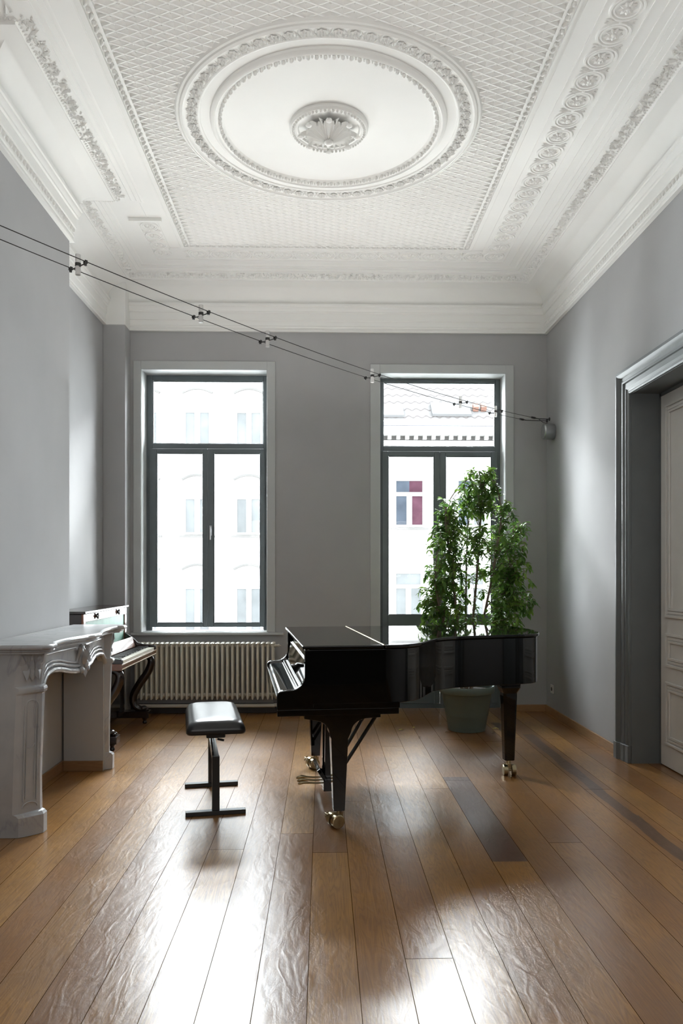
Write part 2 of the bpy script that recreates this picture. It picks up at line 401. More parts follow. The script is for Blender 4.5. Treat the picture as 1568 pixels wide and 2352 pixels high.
# ---- trellis panel of the ceiling
PX0, PX1, PY0, PY1 = -1.195, 1.275, 3.27, 6.90
CX, CY = .04, 5.065
mb = MB()
cw, ch = .13, .0615
def clip(p, d):
    t0, t1 = -99, 99
    for o, dd, lo, hi in ((p[0], d[0], PX0, PX1), (p[1], d[1], PY0, PY1)):
        a, b = (lo - o) / dd, (hi - o) / dd
        t0 = max(t0, min(a, b)); t1 = min(t1, max(a, b))
    return t0, t1
for sg in (1, -1):
    d = Vector((cw, sg * ch)).normalized(); nrm = Vector((-d.y, d.x))
    for k in range(-90, 91):
        p = (CX + k * cw, CY)
        t0, t1 = clip(p, d)
        if t1 - t0 < .03: continue
        a = Vector(p) + d * t0; b = Vector(p) + d * t1
        # drop what the rose covers
        segs = [(a, b)]
        dist = abs((Vector(p) - Vector((CX, CY))).dot(nrm))
        if dist < .97:
            hlf = math.sqrt(.97 ** 2 - dist ** 2); tc = (Vector((CX, CY)) - a).dot(d); ln = (b - a).length; segs = []
            if tc - hlf > .01: segs.append((a, a + d * (tc - hlf)))
            if tc + hlf < ln - .01: segs.append((a + d * max(0, tc + hlf), b))
        for q0, q1 in segs:
            w0, w1, h = .0092, .0040, .0155 + .0007 * sg
            vs = []
            for q in (q0, q1):
                vs += [(*(q - nrm * w0), ZC), (*(q - nrm * w1), ZC - h), (*(q + nrm * w1), ZC - h), (*(q + nrm * w0), ZC)]
            mb.add(vs, [(0, 1, 5, 4), (1, 2, 6, 5), (2, 3, 7, 6), (0, 3, 2, 1), (4, 5, 6, 7)])
for i in range(-24, 25):
    for j in range(-64, 65):
        if (i + j) % 2 == 0: continue
        x, y = CX + i * cw / 2, CY + j * ch / 2
        if not (PX0 + .03 < x < PX1 - .03 and PY0 + .02 < y < PY1 - .02) or hypot(x - CX, y - CY) < 1.0: continue
        q = [(x - cw / 2 + .008, y, ZC - .011), (x, y + ch / 2 - .004, ZC - .0150), (x + cw / 2 - .008, y, ZC - .011), (x, y - .002, ZC - .0005), (x - cw / 2 + .008, y, ZC), (x, y + ch / 2 - .004, ZC), (x + cw / 2 - .008, y, ZC)]
        mb.add(q, [(0, 1, 3), (1, 2, 3), (0, 3, 4), (2, 6, 3), (0, 4, 5, 1), (1, 5, 6, 2)])
        y -= .004
        r1, r2, h = .010, .008, .011
        mb.add([(x - r1, y, ZC), (x, y - r2, ZC), (x + r1, y, ZC), (x, y + r2, ZC), (x, y, ZC - h)], [(0, 1, 4), (1, 2, 4), (2, 3, 4), (3, 0, 4)])
        for sx in (-1, 1): mb.leaf((x + sx * .011, y + .003, ZC), (sx, .25, 0), down, .020, .008, .006)
struct(mb.build('trim_5', 'plaster', smooth=False))

# ---- ribbon-and-bead frame round the trellis, plus flat fillets
mb = MB()
BX0, BX1, BY0, BY1 = -1.235, 1.312, 3.23, 6.942
def ring_rect(o, w, z): 
    x0, x1, y0, y1 = BX0 - o, BX1 + o, BY0 - o, BY1 + o
    mb.box(x0, x1, y0, y0 + w, z, ZC); mb.box(x0, x1, y1 - w, y1, z, ZC)
    mb.box(x0, x0 + w, y0 + w, y1 - w, z, ZC); mb.box(x1 - w, x1, y0 + w, y1 - w, z, ZC)
ring_rect(-.022, .016, ZC - .014)
ring_rect(.036, .014, ZC - .016); ring_rect(.05, .012, ZC - .009); ring_rect(.075, .012, ZC - .004)
def beads(p0, p1):
    p0, p1 = Vector(p0), Vector(p1); ln = (p1 - p0).length; d = (p1 - p0).normalized(); s_ = Vector((-d.y, d.x, 0)); n = round(ln / .05)
    for k in range(n):
        c = p0.lerp(p1, (k + .5) / n)
        a = (d * .8 + s_ * .6).normalized(); b2 = Vector((-a.y, a.x, 0))
        if k % 2: mb.ell(c, (.024, .011, .020), 8, 5, (a, b2, Vector((0, 0, 1))))
        else: mb.ell(c, (.014, .014, .018), 8, 5)
for a, b in (((BX0, BY0, ZC - .004), (BX0, BY1, ZC - .004)), ((BX1, BY0, ZC - .004), (BX1, BY1, ZC - .004)), ((BX0, BY1, ZC - .004), (BX1, BY1, ZC - .004))): beads(a, b)
# long fillets on the flat ceiling borders
for x in (1.475, 1.725, 1.80): mb.box(x, x + .008, YF, 7.27 if x < 1.74 else 7.33, ZC - .006, ZC)
for x in (-1.315, -1.475): mb.box(x, x + .006, 3.0, 6.42, ZC - .005, ZC)
mb.box(-1.40, 1.475, 7.012, 7.020, ZC - .006, ZC); mb.box(-1.565, 1.73, 7.268, 7.276, ZC - .006, ZC)
mb.box(-1.575, -1.566, 6.5, 7.27, ZC - .006, ZC); mb.box(-1.405, -1.396, 6.5, 7.02, ZC - .006, ZC)
mb.box(-1.62, -1.35, 6.425, 6.45, ZC - .03, ZC); mb.box(-1.605, -1.365, 6.45, 6.475, ZC - .02, ZC); mb.box(-1.585, -1.385, 6.475, 6.49, ZC - .012, ZC)
struct(mb.build('trim_6', 'plaster', angle=30))

# ---- guilloche of ringed flowers
mb = MB()
def flower(c, r, n=8, h=.014):
    for k in range(n):
        a = 2 * pi * k / n
        mb.leaf(Vector(c), (cos(a), sin(a), 0), down, r, r * .62, h, .004)
    mb.ell(c, (r * .3, r * .3, h * 1.3), 8, 4)
def torus(c, R, r, rx=1, seg=28, k=6):
    rings = []
    for i in range(seg):
        a = 2 * pi * i / seg; o = Vector((cos(a), sin(a), 0)); cc = Vector(c) + Vector((o.x * R * rx, o.y * R, 0))
        rings.append([cc + o * (r * cos(2 * pi * j / k)) + Vector((0, 0, r * sin(2 * pi * j / k))) for j in range(k)])
    mb.loft(rings + [rings[0]], cap=False)
def gui(c, d, r):
    c = Vector(c); d = Vector(d); s_ = Vector((-d.y, d.x, 0))
    torus(c, r * .95, .010); torus(c, r * .74, .008); flower(c, r * .58, 9)
    m = c + d * .0985
    mb.ell(m, (.014, .014, .012), 8, 4)
    for sg in (-1, 1):
        for sd in (-1, 1):
            mb.leaf(m + s_ * sg * .02, s_ * sg + d * .75 * sd, down, .062, .020, .012, .003)
            mb.leaf(m + s_ * sg * .028, s_ * sg + d * .25 * sd, down, .062, .018, .012, .003)
y = 7.135
while y > 2.9:
    gui((1.605, y, ZC), (0, -1, 0), .092); y -= .197
x = 1.605 - .197
while x > -1.35: gui((x, 7.143, ZC), (-1, 0, 0), .092); x -= .197
gui((-1.485, 7.13, ZC), (0, -1, 0), .076)
for y in (6.95, 6.765, 6.58): gui((-1.485, y, ZC), (0, -1, 0), .072)
struct(mb.build('trim_7', 'plaster', angle=30))

# ---- ceiling rose
mb = MB(); zc = ZC
prof = [(1.004, 0), (1.0, -.014), (.990, -.026), (.978, -.030), (.974, -.022), (.968, -.034), (.952, -.040), (.946, -.030), (.94, -.026), (.865, -.020), (.86, -.024), (.852, -.027), (.842, -.024),
        (.838, -.017), (.778, -.017), (.775, -.03), (.762, -.042), (.748, -.046), (.74, -.036), (.73, -.034), (.70, -.024), (.688, -.017),
        (.262, -.017), (.26, -.035), (.25, -.048), (.225, -.050), (.216, -.043), (.205, -.043), (.198, -.030), (.001, -.030)]
mb.lathe(prof, (CX, CY, zc), 128)
struct(mb.build('trim_8', 'plaster', angle=28))
mb = MB()
n = 62
for k in range(n):
    a = 2 * pi * k / n; o = Vector((cos(a), sin(a), 0)); t = Vector((-sin(a), cos(a), 0)); c = Vector((CX, CY, ZC - .026)) + o * .898
    for j in range(6):
        an = 2 * pi * j / 6; mb.leaf(c, o * cos(an) + t * sin(an), down, .034, .026, .018, .004)
    mb.ell(c, (.012, .012, .022), 6, 4)
    m = Vector((CX, CY, ZC - .024)) + (o + t * (pi / n)).normalized() * .892
    mb.ell(m, (.007, .007, .012), 6, 4)
    for sg in (-1, 1):
        mb.leaf(m, o * sg + t * .45, down, .042, .012, .01); mb.leaf(m, o * sg - t * .45, down, .042, .012, .01)
n = 90
for k in range(n):
    a = 2 * pi * k / n; o = Vector((cos(a), sin(a), 0)); c = Vector((CX, CY, ZC - .036)) + o * .712
    mb.ell(c, (.013, .013, .016), 7, 5)
    a += pi / n; mb.ell(Vector((CX + .717 * cos(a), CY + .717 * sin(a), ZC - .034)), (.007, .007, .012), 6, 4)
n = 56
for k in range(n):
    a = 2 * pi * k / n; mb.ell((CX + .236 * cos(a), CY + .236 * sin(a), ZC - .052), (.009, .009, .011), 7, 5)
# acanthus leaves of the centre and the pendant
for k in range(8):
    a = 2 * pi * k / 8 + pi / 8 * 0; o = Vector((cos(a), sin(a), 0)); t = Vector((-sin(a), cos(a), 0)); c = Vector((CX, CY, ZC - .03)) + o * .03
    pts = [(.0, .075), (.05, .055), (.10, .035), (.135, .034), (.155, .05)]
    for sx, w, ln in ((0, .05, 1), (-.55, .034, .78), (.55, .034, .78)):
        vs = []
        for r_, z_ in pts:
            q = c + (o + t * sx * .42).normalized() * r_ * ln + t * sx * .02; ww = w * (.45 + 1.2 * math.sin(min(1, (r_ + .03) / .17) * pi) * .6)
            vs += [q + t * ww * .5 - Vector((0, 0, z_ * .7)), q - Vector((0, 0, z_ + .014)), q - t * ww * .5 - Vector((0, 0, z_ * .7))]
        fs = []
        for i in range(4):
            for j in range(2): fs.append((3 * i + j, 3 * i + j + 1, 3 * i + j + 4, 3 * i + j + 3))
        mb.add(vs, fs)
    q = c + o * .155 - Vector((0, 0, .055)); mb.ell(q, (.022, .022, .013), 8, 5)
    a += pi / 8; o = Vector((cos(a), sin(a), 0)); mb.leaf(Vector((CX, CY, ZC - .04)) + o * .05, o, down, .125, .035, .03, .012)
mb.lathe([(.075, -.03), (.06, -.06), (.035, -.085), (.018, -.092), (.02, -.098), (.028, -.108), (.03, -.122), (.022, -.134), (.008, -.14)], (CX, CY, ZC), 20)
struct(mb.build('trim_9', 'plaster', angle=40))

# ---- skirtings
def skirt(name, boxes, mat): 
    mb = MB()
    for b in boxes: mb.box(*b)
    return struct(mb.build(name, mat, smooth=False, bevel=.004))
skirt('baseboard_right', [(XR - .016, XR, D1[1] + .215, YB, 0, .073), (XR - .016, XR, YF, D1[0] - .2, 0, .073)], 'oak')
skirt('baseboard_back', [(1.97, XR - .017, YB - .016, YB, 0, .073)], 'oak')
skirt('baseboard_window', [(-1.95, .48, YB - .02, YB, 0, .10)], 'dark_base')
skirt('baseboard_chimney', [(XC, XC + .015, 4.36, 5.60, 0, .075)], 'oak_dark')
skirt('baseboard_left', [(XL, XL + .015, YC1, 7.61, 0, .07)], 'dark_base')

# ------------------------------------------------------------------ windows
def frame_rect(mb, x0, x1, z0, z1, w, y0, y1, wt=None, wb=None):
    wt = wt or w; wb = wb or w
    mb.box(x0, x0 + w, y0, y1, z0, z1); mb.box(x1 - w, x1, y0, y1, z0, z1)
    mb.box(x0 + w, x1 - w, y0, y1, z1 - wt, z1); mb.box(x0 + w, x1 - w, y0, y1, z0, z0 + wb)
def rim(mb, x0, x1, z0, z1, y):    # thin glazing bead
    frame_rect(mb, x0, x1, z0, z1, .008, y - .008, y)
def window(name, op, cas, fr, tr, sashes, joint, zt, door):
    x0, x1, z0, z1 = op
    root = bpy.data.objects.new(name, None); COL.objects.link(root); root.location = ((x0 + x1) / 2, YB, z0); struct(root)
    off = Vector(root.location)
    def B(mb, nm, mat, parent=root, **k):
        mb.v = [tuple(Vector(v) - off) for v in mb.v]
        o = mb.build(nm, mat, parent, **k); return o
    mb = MB(); t = .004                         # lining of the reveal
    mb.box(x0, x0 + t, YB - .001, YB + .235, z0, z1 - t); mb.box(x1 - t, x1, YB - .001, YB + .235, z0, z1 - t)
    mb.box(x0, x1, YB - .001, YB + .235, z1 - t, z1)
    if not door: mb.box(x0, x1, YB - .001, YB + .235, z0, z0 + t)
    B(mb, 'reveal', 'reveal', smooth=False)
    mb = MB(); cx0, cx1, cz1 = cas; p = .012    # flat casing on the wall
    mb.box(cx0, x0, YB - p, YB, z0, cz1); mb.box(x1, cx1, YB - p, YB, z0, cz1); mb.box(x0, x1, YB - p, YB, z1, cz1)
    B(mb, 'casing', 'casing_white', smooth=False, bevel=.003)
    fx0, fx1, fz0, fz1 = fr; ya, yb = 8.05, 8.12
    mb = MB()
    mb.box(fx0, tr[0] - .012, ya, yb, fz0, fz1); mb.box(tr[1] + .012, fx1, ya, yb, fz0, fz1); mb.box(tr[0] - .012, tr[1] + .012, ya, yb, tr[3] + .012, fz1)
    mb.box(tr[0] - .012, tr[1] + .012, ya, yb, zt, tr[2] - .012)
    rim(mb, tr[0] - .012, tr[1] + .012, tr[2] - .012, tr[3] + .012, ya + .02)
    if door: mb.box(tr[0] - .012, tr[1] + .012, ya - .01, yb, fz0, fz0 + .05)
    B(mb, 'frame', 'frame', smooth=False, bevel=.006)
    B(MB().box(tr[0] - .012, tr[1] + .012, ya + .03, ya + .034, tr[2] - .012, tr[3] + .012), 'pane', 'glass', smooth=False)
    lo = fz0 + (.052 if door else .035)
    for i, (g0, g1, gz0, gz1) in enumerate(sashes):
        a = fx0 + .035 if i == 0 else joint + .0015; b = joint - .0015 if i == 0 else fx1 - .035
        mb = MB(); y0, y1 = ya - .018, ya + .045
        mb.box(a, g0 - .01, y0, y1, lo, zt - .006); mb.box(g1 + .01, b, y0, y1, lo, zt - .006)
        mb.box(g0 - .01, g1 + .01, y0, y1, gz1 + .01, zt - .006)
        bot = gz0 - .01
        if door:
            mb.box(g0 - .01, g1 + .01, y0, y1, .86, bot); mb.box(g0 - .01, g1 + .01, y0 + .03, y1, lo + .1, .86)
            mb.box(g0 - .01, g1 + .01, y0, y1, lo, lo + .12); mb.box(g0 + .03, g1 - .03, y0 + .012, y1 - .01, lo + .17, .81)
        else: mb.box(g0 - .01, g1 + .01, y0, y1, lo, bot)
        rim(mb, g0 - .01, g1 + .01, gz0 - .01, gz1 + .01, y0 + .014)
        sash = B(mb, 'sash', 'frame', smooth=False, bevel=.005)
        B(MB().box(g0 - .01, g1 + .01, ya + .01, ya + .014, gz0 - .01, gz1 + .01), 'pane', 'glass', sash, smooth=False)
        if not door:
            hx = a + .001 if i == 0 else b - .001
            mb = MB()
            for z in (1.05, 1.62, 2.25): mb.tube([(hx, ya - .022, z), (hx, ya - .022, z + .09)], .007, 8)
            B(mb, 'hinge', 'frame', sash)
        if i == 1:
            hz = 1.85 if not door else 1.3
            mb = MB().box(joint + .02, joint + .045, y0 - .008, y0, hz - .03, hz + .075)
            mb.tube([(joint + .0325, y0 - .008, hz + .05), (joint + .0325, y0 - .045, hz + .05)], .008, 10)
            mb.tube([(joint + .0325, y0 - .043, hz + .058), (joint + .0325, y0 - .045, hz), (joint + .0325, y0 - .04, hz - .075)], [.009, .009, .008], 10)
            B(mb, 'handle', 'steel' if not door else 'frame', sash, bevel=.002)
    return root, B
w1, B1 = window('window_1', W1, (-1.925, -.485, 3.588), (-1.848, -.571, .828, 3.50), (-1.771, -.637, 2.799, 3.432),
    [(-1.726, -1.262, .914, 2.672), (-1.132, -.664, .913, 2.672)], -1.205, 2.735, False)
B1(MB().box(-1.95, -.40, YB - .035, YB - .0005, .795, .822), 'sill', 'casing_white', smooth=False, bevel=.006)
w2, B2 = window('window_2', W2, (.487, 1.965, 3.568), (.589, 1.878, .002, 3.48), (.648, 1.814, 2.779, 3.43),
    [(.697, 1.165, .997, 2.65), (1.304, 1.772, .997, 2.65)], 1.235, 2.715, True)

# ------------------------------------------------------------------ doorway on the right
root = bpy.data.objects.new('door_1', None); COL.objects.link(root); struct(root)
mb = MB(); JX = 2.52
mb.box(XR - .001, JX + .06, D1[1] - .003, D1[1] + .0, 0, D1[3]); mb.box(XR - .001, JX + .06, D1[0], D1[0] + .003, 0, D1[3]); mb.box(XR - .001, JX + .06, D1[0], D1[1], D1[3] - .003, D1[3])
mb.box(JX, JX + .05, D1[1] - .028, D1[1] - .003, 0, D1[3]); mb.box(JX, JX + .05, D1[0], D1[1], D1[3] - .028, D1[3] - .003)
mb.build('jamb', 'door_grey', root, smooth=False)
# moulded casing: profile (distance from opening, projection)
pc = [(0, 0), (0, .018), (.012, .022), (.018, .018), (.03, .018), (.045, .028), (.05, .028), (.052, .022), (.085, .022), (.09, .034), (.105, .034), (.112, .026), (.135, .028), (.150, .046), (.165, .054), (.178, .054), (.18, .046), (.19, .046), (.19, 0)]
rings = []
for (y, z, ey, ez) in ((D1[1], .13, 1, 0), (D1[1], D1[3], 1, 1), (D1[0], D1[3], -1, 1), (D1[0], .13, -1, 0)):
    rings.append([(XR - p, y + d * ey, z + d * ez) for d, p in pc])
MB().loft(rings).build('casing', 'door_grey', root, angle=25)
mb = MB()
for y, e in ((D1[1], 1), (D1[0], -1)):
    mb.prism([(0, .004), (0, .03), (.045, .034), (.06, .04), (.10, .044), (.12, .04), (.15, .06), (.2, .062), (.2, .001)], lambda d, p: (XR - p, y + d * e, .001), lambda d, p: (XR - p, y + d * e, .13))
mb.build('plinth', 'door_grey', root, smooth=False, bevel=.003)
def leaf_door(ya, yb):
    mb = MB(); mb.box(JX, JX + .04, ya, yb, .008, D1[3] - .03)
    o = mb.build('leaf', 'door_white', root, smooth=False)
    mb = MB()
    for z0, z1 in ((.17, .63), (.74, .985), (1.10, 2.66)):
        for k, (w, p) in enumerate(((0, .014), (.028, .008), (.05, .012))):
            a, b, c, d = ya + .09 + w, yb - .09 - w, z0 + w, z1 - w
            t = .02
            if d - c < .06: continue
            for q in ((a, b, c, c + t), (a, b, d - t, d), (a, a + t, c + t, d - t), (b - t, b, c + t, d - t)): mb.box(JX - p, JX - .0005, q[0], q[1], q[2], q[3])
    mb.build('panel_moulding', 'door_white', o, smooth=False, bevel=.004)
    return o
struct(MB().box(2.66, 2.74, D1[0] - .3, D1[1] + .3, 0, 3.0).build('door_light_blocker', 'dark_base', smooth=False))  # unseen panel added to stop light leaking under the door
l1 = leaf_door(4.885, 5.636); l2 = leaf_door(4.13, 4.881)
MB().tube([(JX - .001, 4.95, 1.05), (JX - .05, 4.95, 1.05), (JX - .055, 5.06, 1.05)], .01, 10).build('handle', 'brass', l1)
for o in (l1, l2): pass

# ------------------------------------------------------------------ grand piano
PR = radians(6.3)
gp = thing('grand_piano', 'glossy black grand piano with closed lid standing on brass castors', 'piano', (-.098, 4.19, 0), PR)
def pmap(z): return lambda u, w: (u, w, z)
out = spline([(.40, 0, 0), (.50, .004, 0), (.58, .035, 0), (.67, .115, 0), (.745, .25, 0), (.83, .385, 0), (.95, .48, 0), (1.10, .535, 0), (1.35, .585, 0), (1.50, .615, 0), (1.585, .66, 0), (1.65, .80, 0), (1.685, 1.03, 0), (1.67, 1.28, 0), (1.60, 1.43, 0), (1.47, 1.495, 0), (1.30, 1.5, 0)], 8)
out = [(p.x, p.y) for p in out]
rimpoly = [(.03, .0)] + out + [(.03, 1.5)]
MB().prism(rimpoly, pmap(.70), pmap(1.003)).build('case', 'piano', gp, angle=28, bevel=.004)
arm = [(.05, 1.003), (0, 1.003), (0, .862)] + [(-.0765 + .0765 * cos(t), .862 + .078 * sin(t)) for t in [-i * pi / 2 / 10 for i in range(1, 11)]] + [(-.11, .781), (-.132, .778), (-.146, .771), (-.153, .757), (-.153, .676), (.05, .676)]
for w0, w1 in ((0, .05), (1.45, 1.5)):
    MB().prism(arm, lambda u, z: (u, w0, z), lambda u, z: (u, w1, z)).build('cheek', 'piano', gp, angle=25, bevel=.005, seg=3)
fb = [(.035, .985), (.035, .74), (-.137, .74), (-.142, .752), (-.138, .763), (-.128, .769), (-.05, .7755), (-.042, .780), (-.036, .789), (-.02, .793), (-.010, .80), (-.002, .82), (.006, .86), (.012, .93), (.022, .94), (.022, .985)]
fbo = MB().prism(fb, lambda u, z: (u, .0505, z), lambda u, z: (u, 1.4495, z)).build('fallboard', 'piano', gp, angle=25, bevel=.004)
MB().box(-.153, -.138, .0505, 1.4495, .678, .742).build('key_slip', 'piano', gp, smooth=False, bevel=.005)
MB().box(-.15, .527, .004, 1.496, .639, .6755).build('keybed', 'piano', gp, smooth=False, bevel=.003)
MB().box(.05, .53, -.0005, 1.5, .676, .705).build('case_side', 'piano', gp, smooth=False)
def grow(poly, o):
    n = len(poly); r = []
    for i in range(n):
        p0, p, p1 = Vector(poly[i - 1]), Vector(poly[i]), Vector(poly[(i + 1) % n])
        d0 = (p - p0).normalized(); d1 = (p1 - p).normalized(); nn = (Vector((d0.y, -d0.x)) + Vector((d1.y, -d1.x)))
        nn = nn.normalized() / max(.5, nn.length / 2) if nn.length > .01 else Vector((d0.y, -d0.x)); r.append(tuple(p + nn * o))
    return r
lp = grow([(.45, 0)] + out + [(.45, 1.5)], .014)
lp = [(max(.442, u), w) for u, w in [p for p in lp]]
lp = [p for i, p in enumerate(lp) if not (p[0] <= .4421 and 0 < i < len(lp) - 1)]
MB().prism(lp, pmap(1.006), pmap(1.026)).build('lid', 'piano', gp, angle=28, bevel=.007, seg=3)
MB().box(-.014, .438, -.014, 1.514, 1.006, 1.026).build('lid_flap', 'piano', gp, smooth=False, bevel=.007, seg=3)
h = MB(); h.tube([(.440, -.010, 1.0255), (.440, 1.51, 1.0255)], .0035, 8); h.build('hinge', 'brass', gp)
# legs
def castor(parent, u, w, rz, knob):
    mb = MB(); ca, sa = cos(rz), sin(rz)
    ax = Vector((-sa, ca, 0)); fw = Vector((ca, sa, 0)); c = Vector((u, w, .038)) - fw * .02
    mb.tube([(u, w, .10), (u, w, .055)], .014, 12)
    mb.obox((u, w, .06), fw, ax, (0, 0, 1), .022, .012, .02)
    for sg in (-1, 1):
        q = c + ax * .012 * sg; q2 = c + ax * .045 * sg
        mb.tube([q, q + ax * .002 * sg, q2 - ax * .003 * sg, q2], [.032, .038, .038, .033], 24)
    mb.tube([c - ax * .045, c + ax * .045], .010, 10)
    o = mb.build('castor', 'brass', parent, angle=30)
    if knob:
        k = MB(); p = c - fw * .055 + Vector((0, 0, .042))
        k.tube([c - fw * .01 + Vector((0, 0, .02)), p], .005, 8)
        for e in (ax, (ax.cross(p - c)).normalized()): k.tube([p - e * .02, p + e * .02], .0045, 8)
        k.build('brake_screw', 'brass', parent)
    return o
legp = [(.0, .6385), (.43, .6385), (.43, .615), (.365, .612)] + [(.365 - .10 * sin(t), .54 + .072 * cos(t)) for t in [i * pi / 2 / 8 for i in range(1, 8)]] + [(.262, .535), (.246, .50), (.246, .48), (.229, .094), (.166, .094), (.151, .48), (.151, .50), (.14, .535)] + [(.14 - .10 * (1 - cos(t)), .535 + .072 * sin(t)) for t in [i * pi / 2 / 8 for i in range(1, 8)]] + [(.02, .612), (0, .615)]
for w in (.088, 1.395):
    mb = MB()
    mb.prism(legp, lambda u, z: (u, w - .045 * (.72 if z < .2 else 1), z), lambda u, z: (u, w + .045 * (.72 if z < .2 else 1), z))
    lg = mb.build('leg', 'piano', gp, smooth=False, bevel=.003)
    castor(lg, .197, w, .35, True)
mb = MB(); tu, tw = 1.535, 1.03
mb.box(tu - .085, tu + .085, tw - .085, tw + .085, .665, .6985); mb.box(tu - .065, tu + .065, tw - .065, tw + .065, .635, .6645)
def octa(r, z, k=.35): 
    a = r * k
    return [(tu - r, tw - a, z), (tu - a, tw - r, z), (tu + a, tw - r, z), (tu + r, tw - a, z), (tu + r, tw + a, z), (tu + a, tw + r, z), (tu - a, tw + r, z), (tu - r, tw + a, z)]
mb.loft([octa(.068, .634, .8), octa(.068, .62, .8), octa(.05, .58, .7), octa(.05, .56, .7), octa(.036, .104, .7)])
lg = mb.build('leg', 'piano', gp, smooth=False, bevel=.002)
castor(lg, tu, tw, pi / 2 - .1, False)
# lyre
ly = MB().box(.17, .235, .60, .90, .05, .118).build('lyre_box', 'piano', gp, smooth=False, bevel=.004)
for w in (.68, .82):
    MB().prism([(.185, .118), (.225, .118), (.215, .6385), (.19, .6385)], lambda u, z: (u, w - .016, z), lambda u, z: (u, w + .016, z)).build('post', 'piano', ly, smooth=False, bevel=.003)
MB().obox((.165, .75, .145), (.55, 0, -.83), (0, 1, 0), (.83, 0, .55), .045, .13, .012).build('cover', 'piano', ly, smooth=False, bevel=.003)
for w in (.68, .75, .82):
    mb = MB(); mb.tube([(.17, w, .085), (.13, w, .084), (.09, w, .088), (.05, w, .092), (.025, w, .086), (.015, w, .082)], [.005, .006, .007, .010, .010, .004], 12, flat=.7, up=(0, 0, 1)).build('pedal', 'brass', ly)
for w, u1 in ((.66, .64), (.84, .60)):
    MB().tube([(.235, w, .085), (u1, w, .698)], .012, 8).build('brace', 'piano_in', ly)

# ------------------------------------------------------------------ piano bench
pb = thing('piano_bench', 'black leather topped piano bench on two T-shaped steel feet', 'bench', (-.688, 4.832, 0), radians(10.5))
def rrect(hx, hy, r, z, n=6):
    pts = []
    for cx_, cy_, a0 in ((hx - r, hy - r, 0), (-hx + r, hy - r, pi / 2), (-hx + r, -hy + r, pi), (hx - r, -hy + r, 3 * pi / 2)):
        for i in range(n + 1):
            a = a0 + pi / 2 * i / n; pts.append((cx_ + r * cos(a), cy_ - .02 + r * sin(a), z))
    return pts
mb = MB()
mb.loft([rrect(.150, .36, .02, .485), rrect(.165, .37, .028, .486), rrect(.172, .376, .032, .498), rrect(.170, .375, .035, .515), rrect(.160, .368, .04, .537), rrect(.146, .355, .05, .554), rrect(.12, .33, .05, .564), rrect(.07, .28, .04, .569), rrect(.02, .2, .01, .571)])
mb.build('cushion', 'leather', pb, angle=60)
MB().box(-.056, .056, -.34, .30, .455, .4845).build('seat_frame', 'black_metal', pb, smooth=False, bevel=.008)
for y in (-.31, .31):
    MB().box(-.175, .175, y - .022, y + .022, .0, .026).build('foot_bar', 'black_metal', pb, smooth=False, bevel=.003)
    MB().box(-.022, .022, y - .02, y + .02, .0265, .346).build('post', 'black_metal', pb, smooth=False, bevel=.003)
MB().box(-.02, .02, -.2895, .2895, .31, .345).build('beam', 'black_metal', pb, smooth=False, bevel=.002)
for x, a, b in ((-.016, (-.28, .35), (.24, .454)), (.010, (.28, .35), (-.24, .454))):
    c = Vector((x, (a[0] + b[0]) / 2, (a[1] + b[1]) / 2)); d = Vector((0, b[0] - a[0], b[1] - a[1]))
    MB().obox(c, (1, 0, 0), d, Vector((1, 0, 0)).cross(d), .004, d.length / 2, .012).build('scissor_arm', 'black_metal', pb, smooth=False)
MB().tube([(.02, -.1, .40), (.06, -.1, .39)], .007, 8).build('adjuster', 'black_metal', pb)

# ------------------------------------------------------------------ marble mantelpiece
MY = 4.94
mt = thing('fireplace_mantel', 'grey veined white marble mantelpiece with scrolled frieze against the chimney breast', 'mantelpiece', (XC, MY, 0))
def sh(o):
    base = [(-.85, .012), (-.85, .35), (-.84, .392), (-.81, .418), (-.77, .428), (-.71, .425), (-.69, .41), (-.672, .390), (-.55, .375), (-.40, .380), (-.27, .398), (-.17, .420), (-.12, .426), (-.095, .440), (-.05, .448), (0, .450)]
    full = base + [(-y, x) for y, x in base[-2::-1]]
    c = (0, .2)
    return [((x - o if i not in (0, len(full) - 1) else x), y * (1 - o / .85)) for i, (y, x) in enumerate(full)]
mb = MB()
lv = [(.030, .990), (.030, .998), (.018, 1.004), (.022, 1.010), (.010, 1.014), (.002, 1.018), (.0, 1.026), (.002, 1.034), (.010, 1.040)]
mb.loft([[(x, y, z) for x, y in sh(o)] for o, z in lv])
mb.build('shelf', 'marble', mt, angle=28)
